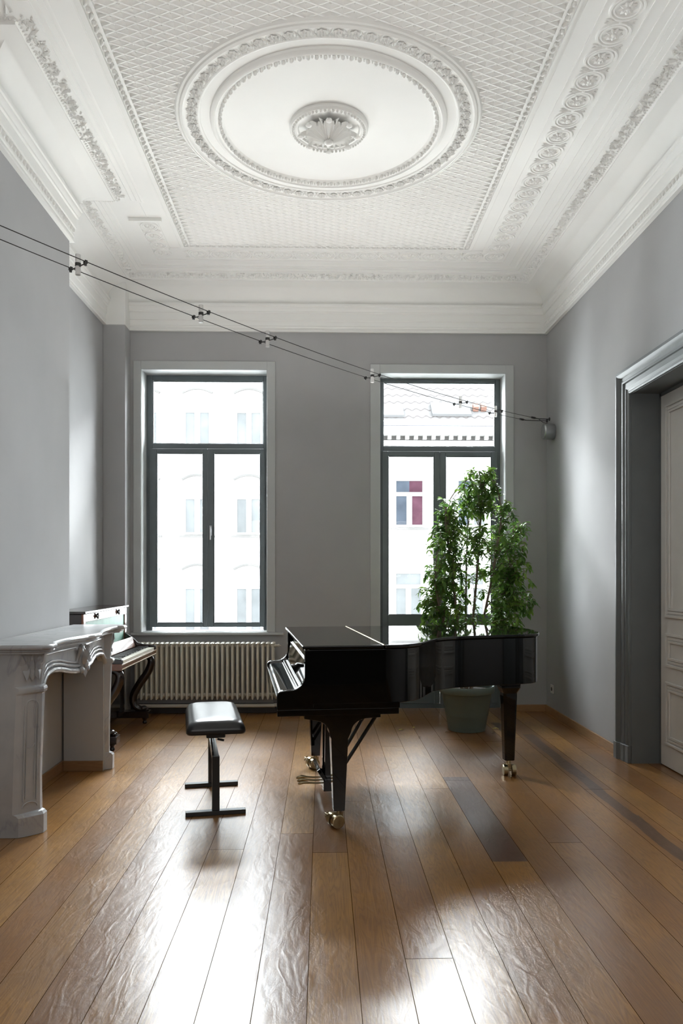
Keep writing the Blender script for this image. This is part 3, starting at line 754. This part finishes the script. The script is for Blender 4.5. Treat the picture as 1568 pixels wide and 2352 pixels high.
# console legs, lofted; plan in local coords for the near one (y negative), mirrored for the far one
def leg_mantel(sg):
    def ring(dx, dy, z, w=0):
        base = [(.004, -.80), (.235 + dx, -.80), (.262 + dx, -.785), (.338 + dx, -.70 + dy), (.340 + dx, -.66 + w), (.30, -.635 + w), (.004, -.635 + w)]
        r = [(x, y * 1, z) for x, y in base]
        return [(x, sg * -y, z) for x, y, z in r]
    lv = [(.012, -.012, 0), (.012, -.012, .105), (.004, -.004, .112), (.0, 0, .118), (-.014, .012, .124), (-.016, .012, .30), (-.010, .010, .50), (-.004, .006, .66), (.0, .002, .765), (.012, -.008, .775), (.016, -.012, .79), (.012, -.008, .803), (-.006, .004, .81), (-.004, .004, .87), (.006, -.002, .93), (.010, -.006, .99)]
    mb = MB().loft([ring(*l) for l in lv])
    o = mb.build('leg', 'marble', mt, angle=20, bevel=.003)
    # raised frame and husk on the angled face
    a = Vector((.262, .785 * sg, 0)); b = Vector((.338, .70 * sg, 0)); a.y *= 1; t = (b - a).normalized(); nrm = Vector((t.y, -t.x, 0)); nrm = nrm if nrm.x > 0 else -nrm
    W = (b - a).length
    def P(s_, z, e=0):
        sh_ = -.012 if z < .5 else (-.008 if z < .7 else .0)
        return a + t * (s_ * W) + Vector((sh_, 0, z)) + nrm * (e - .002)
    mb = MB()
    for inset_, r in ((.16, .0045), (.28, .003)):
        p = [P(inset_, .17 + inset_ * .1), P(inset_, .70)] + [P(.5 + (.5 - inset_) * -cos(x), .70 + .035 * sin(x)) for x in [i * pi / 6 for i in range(1, 6)]] + [P(1 - inset_, .70), P(1 - inset_, .17 + inset_ * .1)]
        mb.tube(p, r, 6)
    p = [P(.5 - .38 * cos(x), .15 + .03 * sin(x)) for x in [i * pi / 8 for i in range(9)]]; mb.tube(p, .004, 6)
    p = [P(.5 - .28 * cos(x), .52 - .05 * sin(x)) for x in [i * pi / 8 for i in range(9)]]; mb.tube(p, .0035, 6)
    for s_, z, dz, ln in ((.5, .83, 1, .14), (.3, .86, 1, .10), (.7, .86, 1, .10), (.2, .90, 1, .08), (.8, .90, 1, .08), (.5, .95, -1, .10), (.35, .94, -1, .09), (.65, .94, -1, .09)):
        mb.leaf(P(s_, z), Vector((0, 0, dz)) + t * (s_ - .5) * 1.2, nrm, ln * 1.15, .058, .026, .014)
    for s_ in (.15, .5, .85): mb.ell(P(s_, .955), (.018, .018, .022), 10, 6)
    mb.ell(P(.5, .87, .006), (.014, .014, .03), 10, 6)
    mb.build('carving', 'marble', o, angle=40)
    return o
leg_mantel(-1); leg_mantel(1)
# serpentine frieze
def zlow(y):
    y = abs(y)
    pts = [(0, .79), (.05, .795), (.12, .80), (.22, .815), (.33, .838), (.45, .848), (.54, .838), (.60, .80), (.635, .74), (.66, .66)]
    for (a, za), (b, zb) in zip(pts, pts[1:]):
        if a <= y <= b:
            k = (y - a) / (b - a); return za + (zb - za) * k
    return .66
ys = [-.66 + 1.32 * i / 66 for i in range(67)]
def bow(y): return .300 + .028 * max(0, 1 - (abs(y) / .35) ** 2) 
mb = MB(); vs = []; 
for y in ys: vs += [(.26, y, zlow(y)), (bow(y), y, zlow(y)), (bow(y), y, .989), (.26, y, .989)]
fs = [(0, 1, 2, 3), tuple(4 * 66 + i for i in (3, 2, 1, 0))]
for i in range(66):
    for j in range(4): fs.append((4 * i + j, 4 * i + 4 + j, 4 * i + 4 + (j + 1) % 4, 4 * i + (j + 1) % 4))
mb.add(vs, fs); mb.build('frieze', 'marble', mt, angle=30)
mb = MB()
for dz, r, e in ((.012, .017, .006), (.042, .011, .003), (.064, .008, .001)):
    for half in (-1, 1):
        p = [(bow(y) + e, y, zlow(y) + dz) for y in ys if (y * half > .035 and abs(y) < .64)]
        mb.tube(p, r, 8)
for half in (-1, 1):
    mb.tube([(bow(y) + .001, y, .958) for y in ys if y * half > .09 and abs(y) < .62], .007, 6)
mb.build('arch_moulding', 'marble', mt, angle=45)
mb = MB(); bx = bow(0) + .004; f = Vector((1, 0, 0))
mb.ell((bx, 0, .885), (.03, .062, .085), 16, 10)
for a in range(-3, 4):
    an = a * .30; mb.leaf((bx + .024, 0, .835), (0, sin(an), cos(an)), f, .13 - .01 * abs(a), .034, .026, .008)
for s_ in (-1, 1):
    mb.tube([(bx + .02 - .01 * k, s_ * (.075 - .016 * sin(k * .9)), .955 - .03 * k) for k in range(6)], [.014, .013, .012, .011, .010, .012], 8)
    mb.ell((bx + .02, s_ * .055, .81), (.02, .022, .022), 10, 6)
mb.leaf((bx + .02, 0, .83), (0, 0, -1), f, .075, .06, .02, .006); mb.ell((bx + .03, 0, .845), (.018, .018, .028), 10, 6)
mb.build('cartouche', 'marble', mt, angle=45)
for sg in (-1, 1):
    y0, y1 = (sg * .6345, sg * .606); MB().box(.0165, .299, min(y0, y1), max(y0, y1), 0, .80).build('side_lining', 'wall', mt, smooth=False)
    y0, y1 = (sg * .6055, sg * .594); MB().box(.0165, .298, min(y0, y1), max(y0, y1), 0, .075).build('skirting', 'oak_dark', mt, smooth=False, bevel=.003)

# ------------------------------------------------------------------ antique upright piano
UY0, UY1 = 6.08, 7.40
up = thing('upright_piano', 'small antique dark wood upright piano with green silk front against the left wall', 'piano', (XL, UY0, 0))
def UB(mb, nm, mat, parent=up, **k):
    mb.v = [(x - XL, y - UY0, z) for x, y, z in mb.v]; return mb.build(nm, mat, parent, **k)
xb = XL + .018
mb = MB(); mb.box(xb, -1.905, UY0, UY0 + .03, .06, 1.098); mb.box(xb, -1.905, UY1 - .03, UY1, .06, 1.098); mb.box(xb, xb + .02, UY0, UY1, .06, 1.098)
mb.box(xb, -1.93, UY0 + .03, UY1 - .03, .06, .64)
UB(mb, 'case', 'mahogany', smooth=False, bevel=.003)
UB(MB().box(xb, -1.868, UY0 - .015, UY1 + .015, 1.10, 1.122), 'top', 'mahogany', smooth=False, bevel=.006)
mb = MB(); fx0, fx1 = -1.905, -1.887
mb.box(fx0, fx1, UY0, UY1, 1.035, 1.099); mb.box(fx0, fx1, UY0, UY1, .74, .80); mb.box(fx0, fx1, UY0, UY0 + .06, .80, 1.035); mb.box(fx0, fx1, UY1 - .06, UY1, .80, 1.035)
fr = UB(mb, 'front_frame', 'rosewood', smooth=False, bevel=.003)
UB(MB().box(-1.91, -1.897, UY0 + .06, UY1 - .06, .80, 1.035), 'silk_panel', 'silk', fr, smooth=False)
for y in (6.42, 7.08):
    m_ = MB(); m_.tube([(-1.887, y, 1.07), (-1.872, y, 1.07)], .016, 12); m_.tube([(-1.874, y - .03, 1.07), (-1.874, y + .03, 1.07)], .006, 8); m_.tube([(-1.874, y, 1.045), (-1.874, y, 1.095)], .008, 8)
    UB(m_, 'sconce_plate', 'dark_steel', fr)
UB(MB().box(-1.905, -1.596, UY0 + .035, UY1 - .035, .648, .70), 'key_bed', 'rosewood', smooth=False, bevel=.003)
for z in (.655, .69): UB(MB().box(-1.5955, -1.593, UY0 + .04, UY1 - .04, z, z + .006), 'inlay_line', 'inlay', smooth=False)
mb = MB(); ny = 44
for i in range(ny):
    a = 6.185 + (7.30 - 6.185) * i / ny; mb.box(-1.755, -1.602, a, a + (7.30 - 6.185) / ny - .0015, .7005, .722)
UB(mb, 'white_keys', 'ivory', smooth=False)
mb = MB()
for i in range(ny):
    if i % 7 in (2, 6): continue
    a = 6.185 + (7.30 - 6.185) * (i + 1) / ny; mb.box(-1.75, -1.655, a - .006, a + .006, .7225, .735)
UB(mb, 'black_keys', 'ebony', smooth=False, bevel=.002)
chk = [(-1.886, .701), (-1.886, .862), (-1.865, .85), (-1.835, .83), (-1.80, .803), (-1.765, .768), (-1.72, .75), (-1.65, .742), (-1.60, .738), (-1.594, .72), (-1.594, .701)]
for y in (UY0 + .04, UY1 - .075): UB(MB().prism(chk, lambda x, z: (x, y, z), lambda x, z: (x, y + .035, z)), 'cheek', 'mahogany', angle=25, bevel=.003)
UB(MB().obox((-1.80, (UY0 + UY1) / 2, .775), (-.35, 0, .94), (0, 1, 0), (.94, 0, .35), .05, .57, .008), 'fallboard', 'rosewood', smooth=False, bevel=.004)
UB(MB().box(-1.925, -1.915, UY0 + .12, UY1 - .12, .14, .58), 'lower_panel', 'mahogany', smooth=False, bevel=.008)
for y in (UY0 + .10, UY1 - .10):
    m_ = MB(); P_ = spline([(-1.70, y, .655), (-1.64, y, .625), (-1.628, y, .57), (-1.665, y, .48), (-1.735, y, .38), (-1.79, y, .28), (-1.795, y, .20), (-1.76, y, .15), (-1.71, y, .135)], 5)
    n = len(P_); m_.tube(P_, [.036 + .014 * sin(pi * i / n * 1.0) * (1 - .35 * i / n) for i in range(n)], 12, flat=.8, up=(0, 1, 0))
    m_.ell((-1.70, y, .145), (.035, .045, .026), 12, 8); m_.ell((-1.67, y + .02, .132), (.018, .016, .014), 8, 6); m_.ell((-1.67, y - .02, .132), (.018, .016, .014), 8, 6)
    lgm = UB(m_, 'leg', 'mahogany', angle=50)
    m_ = MB().box(-1.929, -1.64, y - .06, y + .06, .06, .122); UB(m_, 'base_block', 'mahogany', lgm, smooth=False, bevel=.006)
    m_ = MB().lathe([(.018, 0), (.022, .012), (.014, .03), (.026, .05), (.028, .06)], (-1.69, y, 0), 14); UB(m_, 'foot', 'mahogany', lgm)
for y in (UY0 + .05, UY1 - .05): UB(MB().lathe([(.02, 0), (.03, .06)], (xb + .06, y, 0), 12), 'rear_foot', 'mahogany')

# ------------------------------------------------------------------ radiator
ra = thing('radiator', 'cream column radiator under the left window', 'radiator', (-1.857, 7.70, 0))
def section():
    mb = MB()
    for y in (-.055, 0, .055):
        mb.tube([(0, y, .165), (0, y, .18), (0, y, .20), (0, y, .69), (0, y, .715), (0, y, .728)], [.006, .0115, .013, .013, .0125, .007], 10)
    for z in (.205, .70):
        mb.tube([(-.0249, 0, z), (-.012, 0, z), (.012, 0, z), (.0249, 0, z)], [.016, .022, .022, .016], 10)
        mb.box(-.009, .009, -.055, .055, z - .012, z + .012)
    mb.ell((0, -.03, .722), (.0235, .05, .014), 10, 6); mb.ell((0, .03, .722), (.0235, .05, .014), 10, 6)
    return mb
sec = section().build('column', 'radiator', ra, angle=45)
for i in range(1, 28):
    c = sec.copy(); COL.objects.link(c); c.parent = ra; c.location = (i * .0503, 0, 0)
mb = MB(); e = 27 * .0503
mb.tube([(e + .025, 0, .70), (e + .05, 0, .70)], .012, 10); mb.tube([(e + .05, 0, .70), (e + .062, 0, .70)], [.016, .016], 10); mb.tube([(e + .055, -.02, .705), (e + .08, -.028, .70)], .005, 8)
mb.build('bleed_valve', 'radiator', ra)
mb = MB(); mb.tube([(-.05, .05, .087), (1.6, .05, .087)], .019, 12); mb.tube([(e + .024, 0, .205), (e + .06, 0, .205), (e + .065, .01, .19), (e + .065, .04, .10)], .012, 10); mb.tube([(1.45, .05, .087), (1.45, .05, .002)], .012, 10)
mb.build('pipe', 'radiator', ra)

# ------------------------------------------------------------------ ficus in a pot
pf = thing('potted_ficus', 'tall leafy green ficus in a grey green plastic pot behind the piano tail', 'plant', (1.31, 6.93, 0))
mb = MB(); mb.lathe([(.150, 0), (.166, .004), (.170, .02), (.186, .13), (.190, .135), (.194, .15), (.222, .335), (.226, .34), (.243, .345), (.250, .36), (.250, .40), (.245, .408), (.232, .405), (.228, .36), (.02, .34)], (0, 0, 0), 48)
mb.build('pot', 'pot', pf, angle=40)
MB().lathe([(.229, .355), (.22, .365), (.1, .375), (.002, .37)], (0, 0, 0), 32).build('soil', 'soil', pf)
ox, oy = 1.31, 6.93
poly = [(1.34, 2.40), (1.55, 2.40), (1.58, 2.16), (1.68, 2.08), (1.70, 1.86), (1.84, 1.92), (1.82, 1.45), (1.86, 1.15), (1.80, .9), (1.7, .72), (1.3, .66), (.97, .85), (.90, 1.2), (.98, 1.5), (1.03, 1.95), (1.10, 2.12), (1.2, 2.05), (1.27, 2.30)]
def inside(x, z):
    r = False; n = len(poly)
    for i in range(n):
        (x0, z0), (x1, z1) = poly[i], poly[(i + 1) % n]
        if (z0 > z) != (z1 > z) and x < (x1 - x0) * (z - z0) / (z1 - z0) + x0: r = not r
    return r
rnd = random.Random(11)
stems = [[(0, 0, .37), (.05, .02, .9), (.10, .0, 1.5), (.14, .03, 2.1), (.12, .02, 2.36)],
         [(.03, -.03, .37), (.12, -.05, .9), (.22, -.06, 1.4), (.30, -.05, 1.9), (.30, -.04, 2.06)],
         [(-.04, .02, .37), (-.08, -.02, .9), (-.14, -.05, 1.4), (-.20, -.06, 1.85), (-.19, -.05, 2.06)],
         [(.05, .05, .37), (.2, .06, .8), (.36, .05, 1.3), (.45, .03, 1.85)],
         [(-.05, -.05, .37), (-.18, -.07, .8), (-.28, -.08, 1.2), (-.30, -.08, 1.45)],
         [(.0, .06, .37), (.01, .10, .9), (.02, .12, 1.5), (.04, .12, 2.0)]]
sm = MB(); fo = MB()
def add_leaf(p, d, ln):
    d = d.normalized(); w = d.cross(Vector((rnd.uniform(-.5, .5), rnd.uniform(-.5, .5), 1))).normalized(); n = w.cross(d)
    wd = ln * .22
    c1 = p + d * ln * .35; c2 = p + d * ln * .68 - n * ln * .03; t = p + d * ln - n * ln * .12
    k = n * wd * .35
    fo.add([p, c1, c2, t, c1 + w * wd + k, c2 + w * wd * .8 + k, c1 - w * wd + k, c2 - w * wd * .8 + k],
           [(0, 1, 4), (1, 2, 5, 4), (2, 3, 5), (0, 6, 1), (1, 6, 7, 2), (2, 7, 3)])
pts_st = []
for st in stems:
    P_ = spline(st, 8); n = len(P_)
    sm.tube(P_, [.013 * (1 - .8 * i / n) + .002 for i in range(n)], 7)
    pts_st += [p for p in P_ if p.z > .62]
cnt = 0
while cnt < 450:
    x, z = rnd.uniform(.9, 1.88), rnd.uniform(.66, 2.4)
    if not inside(x, z): continue
    # the middle of the crown is open
    if 1.22 < x < 1.56 and z < 2.0 and rnd.random() < .55: continue
    cnt += 1
    tip = Vector((x - ox, max(-.26, min(.26, rnd.gauss(0, .13))), z))
    near = min(pts_st, key=lambda q: (Vector((q.x - tip.x, q.y - tip.y, (q.z - tip.z + .18) * .8))).length)
    v = tip - near
    if v.length > .30: near = tip - v.normalized() * .30
    mid = near.lerp(tip, .5) + Vector((0, 0, .04)); tw_ = [near, mid, tip, tip + Vector((v.x * .15 + rnd.uniform(-.02, .02), rnd.uniform(-.03, .03), -.05))]
    tw_ = spline(tw_, 3)
    sm.tube(tw_, [.0028] * (len(tw_) - 1) + [.001], 4)
    for i in range(2, len(tw_)):
        for s_ in (-1, 1):
            d = (tw_[i] - tw_[i - 1]).normalized(); side = d.cross(Vector((0, 0, 1))).normalized()
            dd = d * .6 + side * s_ * rnd.uniform(.5, 1.1) + Vector((rnd.uniform(-.4, .4), rnd.uniform(-.3, .3), rnd.uniform(-.9, .15)))
            add_leaf(tw_[i], dd, rnd.uniform(.045, .075))
sm.build('stem', 'bark', pf, angle=60)
fo.build('foliage', 'leaf', pf, smooth=True, angle=60, recalc=False)

# fallen leaves
def fallen(x, y, mat, label, a, ln=.05, cat='leaf'):
    mb = MB(); d = Vector((cos(a), sin(a), 0)); w = Vector((-sin(a), cos(a), 0))
    for i, (t, ww, z) in enumerate(((0, .002, .001), (.3, .011, .005), (.6, .012, .007), (.85, .006, .004), (1, .001, .001))):
        for s_ in (-1, 0, 1): mb.v.append(tuple(d * ln * (t - .5) + w * ww * s_ + Vector((0, 0, z + (.004 if s_ else 0)))))
    for i in range(4):
        for j in range(2): mb.f.append((3 * i + j, 3 * i + j + 1, 3 * i + j + 4, 3 * i + j + 3))
    o = mb.build('fallen_leaf', mat); o.location = (x, y, .0005); tag(o, label, cat, 'fallen leaves around the plant pot')
fallen(1.58, 6.95, 'yellow_leaf', 'yellow fallen leaf on the floor between plant pot and piano tail leg', .2, .06)
fallen(1.52, 6.78, 'brown_leaf', 'small brown leaf on the floor right of the pot, nearer than the yellow one', .5, .04)
fallen(.71, 6.92, 'yellow_leaf', 'pale yellow leaf lying alone on the boards left of the plant pot', .3, .045)
fallen(.84, 7.02, 'yellow_leaf', 'pale yellow leaf nearest the left side of the pot, by the window wall', 1.2, .035)
fallen(.84, 6.60, 'brown_leaf', 'tiny curled brown leaf in front and left of the plant pot', 1.0, .035)
fallen(1.12, 6.82, 'brown_leaf', 'brown leaf touching the left foot of the plant pot', .1, .05)

# ------------------------------------------------------------------ cable lighting
def wire_pt(t):      # along the plan line, catenary sag
    p = Vector((-1.86, 2.99)).lerp(Vector((2.10, 7.70)), t)
    z = 2.99 - .115 * 4 * (t - .02) * (1 - t) * .98
    return Vector((p.x, p.y, z))
wd = Vector((3.96, 4.71)).normalized(); wn = Vector((wd.y, -wd.x, 0)) * .064
for sg, lab in ((-1, 'thin steel lighting cable, the one nearer the window wall, strung across the room'), (1, 'thin steel lighting cable, the one nearer the camera, strung across the room')):
    pts = [wire_pt(i / 40) + wn * sg for i in range(41)]
    root = thing('tension_cord', lab, 'cable', tuple(pts[0]), group='pair of lighting cables')
    o = Vector(pts[0])
    MB().tube([p - o for p in pts], .0024, 6).build('wire', 'dark_steel', root)
    e = pts[-1] - o; d = (pts[-1] - pts[-2]).normalized()
    mb = MB(); mb.tube([e - d * .10, e - d * .095, e - d * .02, e - d * .015], [.004, .010, .010, .004], 10); mb.tube([e, e + d * .06], .005, 8)
    q = e + d * .06; mb.tube([q, (XR - .004 - o.x, q.y + .02, q.z)], .004, 8); mb.tube([(XR - .010 - o.x, q.y + .02, q.z), (XR - .002 - o.x, q.y + .02, q.z)], [.018, .018], 12)
    mb.build('turnbuckle', 'dark_steel', root)
def pl(px): k = (px - 784) / 1755; d = 4.374 / (.84 - k); return d
def t_at(X):
    return (X + 1.86) / 3.96
lamps = [(-1.199, 'cable spotlight with a frosted glass tube, nearest the chimney breast'),
         (-.694, 'frosted glass tube lamp on the cables, second from the chimney breast'),
         (-.345, 'frosted glass tube lamp on the cables, above the left window head'),
         (.366, 'frosted glass tube lamp on the cables, at the left corner of the right window'),
         (1.198, 'cable lamp seen against the roof tiles in the right window'),
         (1.62, 'last small cable lamp near the right wall, by the window casing')]
for X, lab in lamps:
    c = wire_pt(t_at(X)); r = thing('cable_spotlight', lab, 'lamp', tuple(c), group='lamps on the lighting cables')
    MB().tube([Vector((0, 0, -.05)), Vector((0, 0, -.006)), Vector((0, 0, .006)), Vector((0, 0, .05))], [.0125, .0125, .0125, .0125], 16).build('glass_tube', 'acrylic', r, angle=30)
    mb = MB(); mb.tube([-wn - Vector((0, 0, .010)), wn - Vector((0, 0, .010))], .003, 8)
    for sg in (-1, 1):
        mb.tube([wn * sg - Vector((0, 0, .020)), wn * sg - Vector((0, 0, .005))], .007, 8)
        for e in (-1, 1): mb.obox(wn * (sg + e * .105) - Vector((0, 0, .003)), wn, wd.to_3d(), (0, 0, 1), .0015, .007, .008)
    mb.tube([Vector((0, 0, -.008)), Vector((0, 0, .008))], .0145, 12)
    mb.build('clamp', 'dark_steel', r)
tr = thing('wall_mounted_transformer', 'round grey metal transformer on the right wall below the cable anchors', 'transformer', (XR, 7.58, 2.84))
MB().tube([(-.003, 0, 0), (-.02, 0, 0), (-.10, 0, 0), (-.112, 0, 0)], [.074, .078, .078, .070], 36).build('housing', 'steel', tr, angle=30)
MB().tube([(-.06, 0, .077), (-.10, .04, .10), (-.13, .08, .14)], .003, 6).build('lead', 'dark_steel', tr)
sk = thing('wall_socket', 'ivory power socket low on the right wall near the corner', 'socket', (XR - .001, 7.63, .262))
MB().box(-.010, 0, -.042, .042, -.042, .042).build('cover_plate', 'socket', sk, smooth=False, bevel=.003)
MB().tube([(-.0105, 0, 0), (-.012, 0, 0)], [.02, .019], 20).build('outlet', 'dark_base', sk)

# ------------------------------------------------------------------ street front across the road
def win(root, x0, x1, z0, z1, Y, pane, archd=True, cross=True, half=None):
    o = Vector(root.location)
    mb = MB(); 
    mb.box(x0, x1, Y - .02, Y + .02, z0, z0 + .07); mb.box(x0, x1, Y - .02, Y + .02, z1 - .07, z1); mb.box(x0, x0 + .08, Y - .02, Y + .02, z0 + .07, z1 - .07); mb.box(x1 - .08, x1, Y - .02, Y + .02, z0 + .07, z1 - .07)
    mid = (x0 + x1) / 2; zb = z0 + (z1 - z0) * .64 if cross else z1 - .07
    mb.box(mid - .09, mid + .09, Y - .02, Y + .02, z0 + .07, zb)
    if cross: mb.box(x0 + .08, x1 - .08, Y - .02, Y + .02, zb, z0 + (z1 - z0) * .72)
    mb.v = [tuple(Vector(v) - o) for v in mb.v]
    f = mb.build('window', 'facade_white', root, smooth=False)
    mats = [pane, half or pane]
    for i, (a, b) in enumerate(((x0, (x0 + x1) / 2), ((x0 + x1) / 2, x1))):
        m2 = MB().box(a, b, Y + .0, Y + .012, z0 + .02, z1 - .02); m2.v = [tuple(Vector(v) - o) for v in m2.v]
        m2.build('pane', mats[i], f, smooth=False)
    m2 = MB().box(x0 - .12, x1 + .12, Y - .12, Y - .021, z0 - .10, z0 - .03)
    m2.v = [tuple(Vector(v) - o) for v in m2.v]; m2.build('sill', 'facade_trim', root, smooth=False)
    if archd:
        cx_ = (x0 + x1) / 2; hw = (x1 - x0) / 2 + .04; pts = []
        for k in range(13):
            t = -1 + k / 6; pts.append((cx_ + hw * t, Y - .03, z1 + .75 - .16 * t * t))
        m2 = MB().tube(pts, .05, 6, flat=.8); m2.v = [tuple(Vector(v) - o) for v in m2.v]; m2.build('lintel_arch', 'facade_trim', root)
FY = 26
ba = thing('house_across_street', 'pale brick house with arched window heads outside the left window', 'building', (-9.0, FY, -6.5))
o = Vector(ba.location)
def EB(root, mb, nm, mat, **k):
    mb.v = [tuple(Vector(v) - Vector(root.location)) for v in mb.v]; return mb.build(nm, mat, root, **k)
EB(ba, MB().box(-18, -.4, FY + .05, FY + 8, -6.5, 10.2), 'wall', 'facade', smooth=False)
for zb in (-1.6, 1.40, 4.35):
    pass
for zz0, zz1 in ((-.35, .98), (2.75, 4.02), (5.75, 6.95)):
    for xx in (-4.72, -2.98, -6.5, -8.3):
        win(ba, xx, xx + .95, zz0 - (.25 if zz0 < 0 else 0), zz1, FY, 'pane', True, False)
bb = thing('house_across_street', 'white rendered house with tiled roof and dentil cornice outside the right window', 'building', (-.3, FY, -6.5))
EB(bb, MB().box(-.35, 14, FY + .05, FY + 8, -6.5, 6.2), 'wall', 'facade', smooth=False)
for x0 in (2.42, 4.55, 6.7):
    win(bb, x0, x0 + 1.06, 3.02, 4.66, FY, 'pane_dark', False, True, 'pane_red' if x0 < 3 else 'pane')
    win(bb, x0, x0 + 1.0, -.1, 1.5, FY, 'pane', False, True)
win(bb, .3, 1.3, 3.02, 4.66, FY, 'pane_dark', False, True)
mb = MB(); mb.box(-.35, 14, FY - .25, FY + .049, 6.12, 6.18); mb.box(-.35, 14, FY - .10, FY + .049, 5.90, 5.95)
EB(bb, mb, 'cornice', 'facade', smooth=False)
mb = MB()
for i in range(46): mb.box(-.2 + i * .3, -.2 + i * .3 + .12, FY - .2, FY + .049, 5.98, 6.12)
EB(bb, mb, 'dentils', 'facade', smooth=False)
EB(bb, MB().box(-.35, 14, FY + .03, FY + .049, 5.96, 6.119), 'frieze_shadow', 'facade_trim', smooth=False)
EB(bb, MB().box(-.4, 14, FY - .32, FY - .15, 6.42, 6.56), 'gutter', 'slate', smooth=False)
EB(bb, MB().box(-.4, 14, FY - .24, FY + .2, 6.18, 6.42), 'fascia', 'facade', smooth=False)
mb = MB(); mb.add([(-.4, FY - .3, 6.58), (6.1, FY - .3, 6.58), (5.2, FY + 4.5, 11.0), (-.4, FY + 4.5, 11.0)], [(0, 1, 2, 3)])
mb.add([(6.1, FY - .3, 6.58), (14, FY - .3, 6.58), (14, FY + 4.5, 11.0), (5.6, FY + 4.5, 11.0)], [(0, 1, 2, 3)])
EB(bb, mb, 'roof', 'tiles', smooth=False)
sl = Vector((0, 4.8, 4.42)).normalized(); sn = Vector((0, -sl.z, sl.y))
def on_roof(x, s_): return Vector((x, FY - .3, 6.58)) + sl * s_
for (x0, x1, s0, s1) in ((3.72, 5.05, .28, 1.05), (1.3, 2.75, .2, .85)):
    c = on_roof((x0 + x1) / 2, (s0 + s1) / 2) + sn * .06
    EB(bb, MB().obox(c, (1, 0, 0), sl, sn, (x1 - x0) / 2, (s1 - s0) / 2, .05), 'roof_window', 'skylight', smooth=False)
for x in (5.25, 5.52):
    EB(bb, MB().obox(on_roof(x, .72) + sn * .1, (1, 0, 0), sl, sn, .09, .12, .09), 'roof_vent', 'chimney', smooth=False)
st = MB().box(-20, 16, 8.4, FY + .05, -6.7, -6.5).build('ground', 'street', smooth=False); struct(st)

# ------------------------------------------------------------------ light
w = bpy.data.worlds.new('world'); S.world = w; w.use_nodes = True
nt = w.node_tree; bg = nt.nodes['Background']
tc = N(nt, 'ShaderNodeTexCoord').outputs['Generated']; sp = N(nt, 'ShaderNodeSeparateXYZ'); L(nt, tc, sp.inputs[0])
L(nt, ramp_(nt, sp.outputs[2], [(0, (.95, .97, 1)), (.5, (.86, .93, 1))]), bg.inputs[0]); bg.inputs[1].default_value = 10.5
def area(name, loc, rot, sx, sy, power, col=(1, 1, 1), portal=False):
    l = bpy.data.lights.new(name, 'AREA'); l.shape = 'RECTANGLE'; l.size = sx; l.size_y = sy; l.energy = power; l.color = col
    o = bpy.data.objects.new(name, l); COL.objects.link(o); o.location = loc; o.rotation_euler = rot
    if portal: l.cycles.is_portal = True
    return o
area('portal_left', (-1.21, 8.19, 2.16), (-pi / 2, 0, 0), 1.26, 2.66, 1, portal=True)
area('portal_right', (1.234, 8.19, 2.2), (-pi / 2, 0, 0), 1.28, 2.56, 1, portal=True)
area('rear_fill_light', (.2, -.9, 2.3), (pi / 2 + .75, 0, 0), 3.6, 2.6, 62, (1, .97, .93))  # added fill lamp behind the camera, for the unseen rear room
DAY = (.93, .97, 1)
area('outside_fill_middle', (0, 11.5, 2.6), (-pi / 2, 0, 0), 1.7, 4.0, 200, DAY)  # added daylight lamp outside, hidden by the wall between the windows
area('outside_fill_left', (-4.4, 11.2, 3.2), (-pi / 2, 0, .25), 3.4, 2.8, 1700, DAY)  # daylight lamp added out of view, brightens the right wall
area('outside_fill_right', (4.6, 11.2, 2.4), (-pi / 2, 0, -.25), 3.4, 4.4, 300, DAY)  # added out of view too, throws daylight towards the left wall
area('outside_fill_low', (0, 11.5, -1.0), (-pi / 2 - .35, 0, 0), 9, 2.6, 120, (1, .98, .95))  # added below the sill line, as if light bounced up from the street
area('outside_fill_ceiling', (0, 8.95, .25), (pi + .4, 0, 0), 4.4, .9, 400, (1, .99, .97))  # lamp added under the windows to light the ceiling; no balcony there
area('outside_fill_floor', (0, 9.9, 5.7), (-.55, 0, 0), 4.8, 2.8, 2300, (.98, .98, 1))  # lamp added above the window heads to brighten the far floor
area('outside_fill_upper', (0, 11.3, 6.1), (-.93, 0, 0), 6.5, 1.5, 500, DAY)  # second lamp added overhead outside, reaches further along the floor
fb_ = area('ceiling_bounce_fill', (.05, 6.35, 2.7), (pi, 0, 0), 3.6, 1.9, 16, (1, .985, .96)); fb_.data.spread = radians(125)  # added upward lamp, stands in for light bounced off the floor
fb_ = area('near_ceiling_fill', (.05, 2.6, 3.0), (pi, 0, 0), 3.6, 3.4, 9, (1, .985, .96)); fb_.data.spread = radians(140)  # upward lamp added to brighten the near ceiling; no fixture there

S.view_settings.view_transform = 'Standard'; S.view_settings.look = 'None'
S.view_settings.exposure = .5; S.view_settings.gamma = 1
try:
    S.cycles.use_denoising = True; S.cycles.denoiser = 'OPENIMAGEDENOISE'
    S.cycles.use_light_tree = False; S.cycles.use_adaptive_sampling = True; S.cycles.adaptive_threshold = .14; S.cycles.adaptive_min_samples = 16
    S.cycles.max_bounces = 7; S.cycles.diffuse_bounces = 4; S.cycles.glossy_bounces = 3; S.cycles.transmission_bounces = 4; S.cycles.transparent_max_bounces = 8
    S.cycles.sample_clamp_indirect = 6; S.cycles.caustics_reflective = False; S.cycles.caustics_refractive = False
    S.cycles.blur_glossy = .5
except Exception: pass
